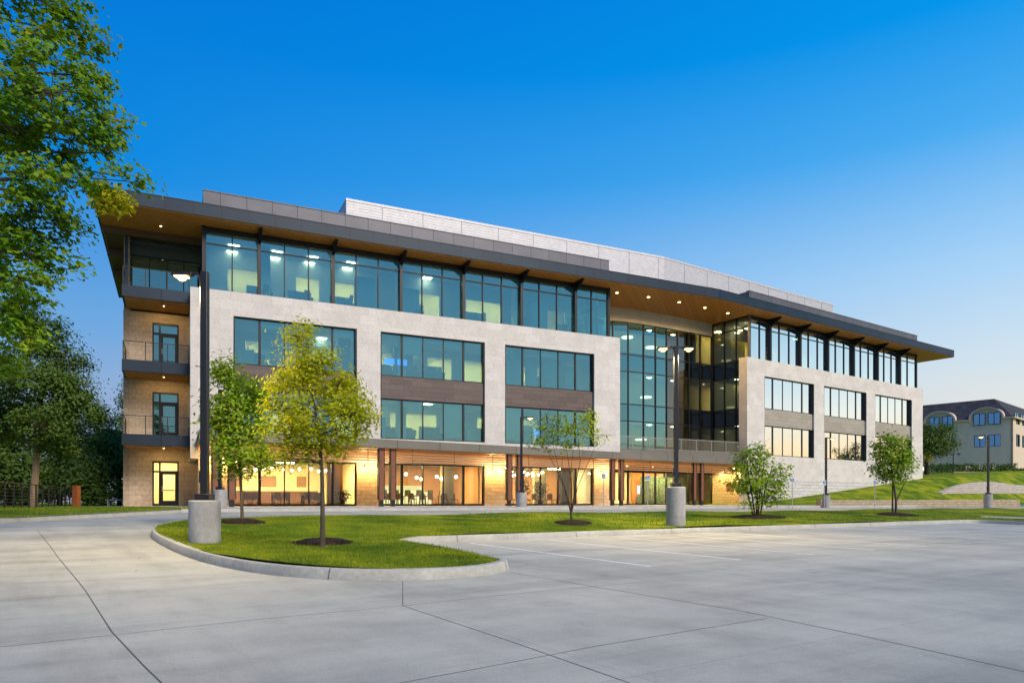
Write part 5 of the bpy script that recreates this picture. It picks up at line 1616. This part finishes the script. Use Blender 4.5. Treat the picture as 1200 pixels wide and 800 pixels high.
# the big tree at the upper left, trunk outside the picture
DB = 14.5
big = [bl(20, 60, DB, 60, 50), bl(80, 40, DB, 45, 35, 1), bl(60, 110, DB, 65, 45, -.6), bl(110, 90, DB, 30, 40, .5), bl(120, 140, DB, 26, 34), bl(20, 150, DB, 60, 50, .4), bl(85, 165, DB, 55, 32, 1),
       bl(130, 180, DB, 28, 20), bl(30, 210, DB, 50, 38, -.8), bl(95, 215, DB, 45, 20, .2), bl(145, 207, DB, 28, 8), bl(15, 265, DB, 45, 40), bl(55, 285, DB, 30, 22, .5), bl(85, 315, DB, 22, 14), bl(20, 330, DB, 40, 34, -.4),
       bl(25, 390, DB, 26, 20), bl(0, 420, DB, 36, 30, .5), bl(-60, 120, DB, 90, 110, 1), bl(-60, 320, DB, 80, 90, .5), bl(40, 0, DB, 60, 30, 1), bl(-20, -60, DB, 90, 60), bl(92, 262, DB, 14, 10), bl(166, 214, DB, 14, 6, 0, 250), bl(40, 245, DB, 40, 24), bl(62, 268, DB, 26, 16, .4), bl(35, 300, DB, 38, 26, -.3), bl(60, 235, DB, 34, 18), bl(10, 370, DB, 34, 26), bl(-170, 90, DB, 80, 70, 1, 3000), bl(-180, 250, DB, 80, 70, .6, 3000), bl(-110, -30, DB, 90, 60, .4, 3000), bl(-120, 180, DB, 70, 60, -1.2, 2500), bl(-250, 180, DB, 60, 60, .5, 2000)]
bx, by_ = -14.9, 15.2
tree('big_tree', 'very large spreading tree hanging over the roof corner, trunk outside the picture', (bx, by_, zleft(bx, by_)),
     big, [((bx, by_, .2), .34), ((bx + .15, by_, 1.0), .28), ((bx + .5, by_ - .2, 3), .25), ((bx + 1.3, by_ - .4, 6), .20), ((bx + 2.2, by_ - .6, 8.5), .13), ((bx + 2.9, by_ - .7, 11), .06)],
     'leafoak', 'bark', 41, ncl=790, lpc=38, leaf=.112, clr=.27, lobes=True, aspect=.95, hollow=.25,
     extra=[(tp(132, 236, DB - .3, 0)[0], (.34, .3, .24), 420, 'leaflime', .10), (tp(120, 228, DB - .3, 0)[0], (.34, .3, .2), 200, 'leafoak', .10)])
# dark trees beyond the fence
D7 = 36
tree('leaning_tree', 'dark tree with a pale leaning trunk at the end of the fence', tp(38, 603, D7, 0)[0],
     [bl(45, 400, D7, 34, 30), bl(80, 430, D7, 26, 26, 1), bl(30, 440, D7, 40, 34, -1), bl(75, 470, D7, 32, 28), bl(50, 500, D7, 36, 26, -1), bl(90, 455, D7, 20, 18), bl(10, 490, D7, 34, 34, 1), bl(100, 480, D7, 14, 18), bl(20, 370, D7, 30, 20), bl(62, 525, D7, 24, 12)],
     [tp(38, 603, D7, .20), tp(41, 560, D7, .17), tp(44, 520, D7, .14), tp(48, 470, D7, .10), tp(52, 410, D7, .04)], 'leafdark', 'barkpale', 42, ncl=420, lpc=80, leaf=.17, clr=.55, hollow=.3)
wood = [((8, 520, 48, 40, 60), 'leafdark'), ((70, 530, 58, 44, 56), 'leafdark'), ((120, 520, 66, 28, 54), 'leafdark'), ((140, 545, 60, 26, 45), 'leafdark'), ((100, 562, 52, 30, 34), 'leafdark'), ((30, 565, 56, 50, 34), 'leafdark'), ((-50, 480, 60, 60, 110), 'leafdark'), ((165, 500, 78, 30, 60), 'leafdark'), ((-170, 500, 56, 70, 90), 'leafdark'), ((-300, 490, 66, 70, 80), 'leafdark'), ((-90, 550, 70, 60, 50), 'leafdark')]
wl_ = ['dark tree filling the far left edge above the fence', 'dark tree just behind the leaning trunk', 'tall dark tree with a feathery top left of the block wall', 'dark tree touching the block wall corner', 'low dark tree behind the orange post',
       'low wide dark tree seen through the fence rails', 'dark tree mostly outside the left edge', 'dark tree mostly hidden behind the block wall', 'dark tree outside the picture beyond the fence end', 'dark tree farthest outside the left edge', 'low dark tree filling the gap outside the left edge']
for i, ((px, py, D, rx, ry), mt) in enumerate(wood):
    r2 = random.Random(100 + i)
    bs_ = [bl(px, py, D, rx * .6, ry * .75)] + [bl(px + rx * r2.uniform(-.7, .7), py + ry * r2.uniform(-.8, .75), D, rx * r2.uniform(.3, .5), ry * r2.uniform(.2, .4), r2.uniform(-2, 2)) for _ in range(7)]
    x = (px - 600) / F * D
    zt_ = EYE + (HZ - py) / F * D
    tree('dark_tree', wl_[i], (x, D, .8), bs_, [((x, D, .6), .22), ((x, D, .6 + (zt_ - .6) * .5), .16), ((x, D, zt_), .06)], mt, 'barkdark', 60 + i, ncl=170, lpc=60, leaf=.30, clr=.9, group='dark trees beyond the fence', hollow=.2)

# hedge and shrubs at the foot of the tile roofed building
def hedge(name, p, q, h, w, mat, label, n, seed, cat='hedge'):
    g = np.random.default_rng(seed); p, q = Vector(p), Vector(q); d = (q - p)
    nn = Vector((-d.y, d.x, 0)).normalized()
    t = g.random(n); a = g.uniform(-1, 1, n); z = g.random(n)
    top = h * (.85 + .15 * np.sin(t * 37) * np.sin(t * 11))
    P_ = np.array(p)[None] + np.array(d)[None] * t[:, None] + np.array(nn)[None] * (a * w / 2)[:, None]
    P_[:, 2] += z ** .6 * top
    root = empty(name, p, 0, label, cat)
    leaves_mesh('foliage', P_, g.uniform(.14, .3, n), mat, root, seed)
    MB().tube([p + Vector((0, 0, -.2)), p + Vector((0, 0, h * .6))], .06, 6).tube([p.lerp(q, .5) + Vector((0, 0, -.2)), p.lerp(q, .5) + Vector((0, 0, h * .6))], .06, 6).build('stem', M['barkdark'], root)
    return root
def hp(px, D, y): return ((px - 600) / F * D, D, EYE + (HZ - y) / F * D)
hedge('hedge', hp(1088, 104, 554), hp(1187, 104, 554.5), 1.5, 2.5, 'leafdark', 'long clipped dark hedge at the foot of the tile roofed building', 5000, 71)
tag(MB().prism([((1116 - 600) / F * 101, 101), ((1186 - 600) / F * 101, 101), ((1186 - 600) / F * 101, 101.6), ((1116 - 600) / F * 101, 101.6)], EYE + (HZ - 560) / F * 101, EYE + (HZ - 552.5) / F * 101).build('stone_wall', M['lowwall'], None), 'tan retaining wall under the hedge', 'wall')
hedge('shrub', hp(1188, 100, 557), hp(1206, 100, 557), 1.1, 2.0, 'leafdark', 'brownish low shrub beside the retaining wall end', 900, 72, 'shrub')

# ------------------------------------------------------------------ mulch, grass blades
m = Mat('bark_mulch', .95, .1); n1 = m.noise(40, 5, .8); m.color(m.ramp(n1, [(.3, (.014, .010, .008)), (.6, (.05, .035, .026)), (.8, (.10, .075, .055))])); m.bump(n1, 1, .04); M['mulch'] = m.m
MULCH = [(378, 637.5, .60, .66, 'dark bark mulch ring around the yellow tree'), (284, 613, .62, .5, 'bark mulch patch under the green tree behind the yellow one'), (672, 613.5, .62, .9, 'bark mulch ring around the slender sapling'), (888, 606.5, 1.15, .9, 'bark mulch bed under the multi stem shrub'), (1050, 603.5, .95, .9, 'bark mulch bed under the round far tree')]
mull = []
for px, py, ra_, rb_, lb in MULCH:
    x, y = gpt(px, py, zlawn); rnd = random.Random(int(px))
    n = 40; b = MB(); rings = [1.0, .85, .55, .2]
    ph = [rnd.uniform(0, 6.28) for _ in range(4)]
    for r in rings:
        for j in range(n):
            a = 2 * math.pi * j / n; w_ = 1 + .08 * math.sin(3 * a + ph[0]) + .06 * math.sin(5 * a + ph[1]) + .04 * math.sin(9 * a + ph[2])
            xx, yy = x + ra_ * r * w_ * math.cos(a), y + rb_ * r * w_ * math.sin(a)
            b.v.append((xx, yy, zlawn(xx, yy) + (-.02 if r == 1 else .05 if r == .85 else .11 if r == .55 else .13) + rnd.uniform(-.008, .008)))
    for i in range(3):
        for j in range(n): b.fc.append((i * n + j, i * n + (j + 1) % n, (i + 1) * n + (j + 1) % n, (i + 1) * n + j))
    b.fc.append(tuple(3 * n + j for j in range(n)))
    # loose chips
    for _ in range(420):
        a, r = rnd.uniform(0, 6.283), math.sqrt(rnd.random()) * 1.0
        xx, yy = x + ra_ * r * math.cos(a), y + rb_ * r * math.sin(a); zz_ = zlawn(xx, yy) + .12 * (1 - r * .75) + .02
        d = Vector((rnd.uniform(-1, 1), rnd.uniform(-1, 1), rnd.uniform(-.3, .5))).normalized() * rnd.uniform(.015, .04); e_ = d.orthogonal().normalized() * .009
        c_ = Vector((xx, yy, zz_)); b.face([c_ - d - e_, c_ + d - e_, c_ + d + e_, c_ - d + e_])
    o = b.build('mulch_bed', M['mulch'], None, smooth=False); tag(o, lb, 'mulch bed'); mull.append((x, y, ra_, rb_))

m = Mat('grass_blades', .6, .25)
g_ = m.node('ShaderNodeNewGeometry'); n1 = m.noise(.55, 5, .65)
c1 = m.ramp(g_.outputs['Random Per Island'], [(0, (.075, .165, .005)), (.5, (.135, .225, .007)), (.85, (.21, .265, .010)), (1, (.30, .26, .03))])
c = m.mix(c1, m.ramp(n1, [(.38, (.50, .68, .7)), (.5, (1, 1, 1)), (.62, (1.85, 1.45, 1.0))]), 1.0, 'MULTIPLY'); m.color(c)
t = m.node('ShaderNodeBsdfTranslucent'); m.l.new(c, t.inputs[0]); mx = m.node('ShaderNodeMixShader'); mx.inputs[0].default_value = .35
m.l.new(m.b.outputs[0], mx.inputs[1]); m.l.new(t.outputs[0], mx.inputs[2]); m.l.new(mx.outputs[0], m.out.inputs[0]); M['grass'] = m.m
def blades(name, n, sampler, zf, h, w, seed):
    g = np.random.default_rng(seed); P_ = sampler(g, n)
    z = np.array([zf(x, y) for x, y in P_]); n = len(P_)
    base = np.column_stack([P_, z - .01]); a = g.uniform(0, 2 * math.pi, n)
    hh = h * g.uniform(.4, 1.5, n) * (1 + .25 * np.sin(P_[:, 0] * 1.7) * np.sin(P_[:, 1] * 1.3)); sd = np.column_stack([np.cos(a), np.sin(a), np.zeros(n)]) * (w * g.uniform(.7, 1.3, n) / 2)[:, None]
    lean = np.column_stack([g.normal(size=n), g.normal(size=n), np.zeros(n)]) * (hh * .38)[:, None]
    tipv = base + lean + np.column_stack([np.zeros(n), np.zeros(n), hh])
    V = np.stack([base - sd, base + sd, tipv], 1).reshape(-1, 3)
    o = mesh_np(name, V, np.arange(3 * n).reshape(n, 3), M['grass'], origin=(0, 0, 0)); o['kind'] = 'stuff'
    tag(o, 'short mown green grass blades covering the lawns', 'grass')
    return o
def in_any(x, y): return any(((x - a) / (ra_ * .97)) ** 2 + ((y - b) / (rb_ * .97)) ** 2 < 1 for a, b, ra_, rb_ in mull)
lawn_in2 = lawn_out
def pip(poly):
    P_ = np.array(poly)
    def f(X, Y):
        c = np.zeros(len(X), bool); j = len(P_) - 1
        for i in range(len(P_)):
            yi, yj, xi, xj = P_[i, 1], P_[j, 1], P_[i, 0], P_[j, 0]
            k = ((yi > Y) != (yj > Y)); 
            with np.errstate(divide='ignore', invalid='ignore'): k &= X < (xj - xi) * (Y - yi) / (yj - yi) + xi
            c ^= k; j = i
        return c
    return f
in_l = pip(lawn_out)
def samp(n_near, box_, power):
    def f(g, n):
        out = []
        x0, x1, y0, y1 = box_
        X = g.uniform(x0, x1, n * 3); Y = g.uniform(y0, y1, n * 3)
        # only what the view cone and its neighbourhood hold, thinner with distance
        k = in_l(X, Y) & (g.random(n * 3) < np.clip((12.0 / np.maximum(Y, 6)) ** power, 0, 1)) & (np.abs(X) < Y * .95 + 6)
        X, Y = X[k], Y[k]
        for a, b, ra_, rb_ in mull:
            k = ((X - a) / (ra_ * .96)) ** 2 + ((Y - b) / (rb_ * .96)) ** 2 > 1; X, Y = X[k], Y[k]
        return np.column_stack([X, Y])[:n]
    return f
blades('grass', 150000, samp(0, (-13, 3, 9.5, 24), 1.6), zlawn, .042, .012, 81)
blades('grass', 110000, samp(0, (-2, 30, 17, 46), 1.2), zlawn, .05, .022, 82)
in_ll = pip(lk_in)
def samp_left(g, n):
    X = g.uniform(-32, -11, n * 4); Y = g.uniform(14, 38, n * 4); k = in_ll(X, Y); return np.column_stack([X[k], Y[k]])[:n]
blades('grass', 50000, samp_left, zleft, .05, .022, 83)

# fallen leaves on the island, kerb edge and paving
g = np.random.default_rng(91); n = 260
t_ = np.array(gpt(378, 641, zlawn)); X = t_[0] + g.normal(size=n) * 1.5; Y = t_[1] + g.normal(size=n) * 1.6
Z = np.array([(zlawn(x, y) + .05 if in_l(np.array([x]), np.array([y]))[0] else zroad(x, y) + .012) for x, y in zip(X, Y)])
q = np.column_stack([X, Y, Z]); a = g.uniform(0, 6.28, n); t = np.column_stack([np.cos(a), np.sin(a), g.uniform(-.1, .25, n)]); b_ = np.column_stack([-np.sin(a), np.cos(a), g.uniform(-.2, .2, n)]); L_ = g.uniform(.03, .065, n)[:, None]
V = np.stack([q, q + t * L_ * .5 + b_ * L_ * .3, q + t * L_, q + t * L_ * .5 - b_ * L_ * .3], 1).reshape(-1, 3)
M['deadleaf'] = leafmat('fallen_leaf', [(.16, .10, .02), (.28, .22, .03), (.12, .06, .02)], .1)
o = mesh_np('fallen_leaves', V, np.arange(4 * n).reshape(n, 4), M['deadleaf'], origin=(0, 0, 0)); o['kind'] = 'stuff'; tag(o, 'small yellow and brown fallen leaves scattered under the yellow tree', 'fallen leaves')
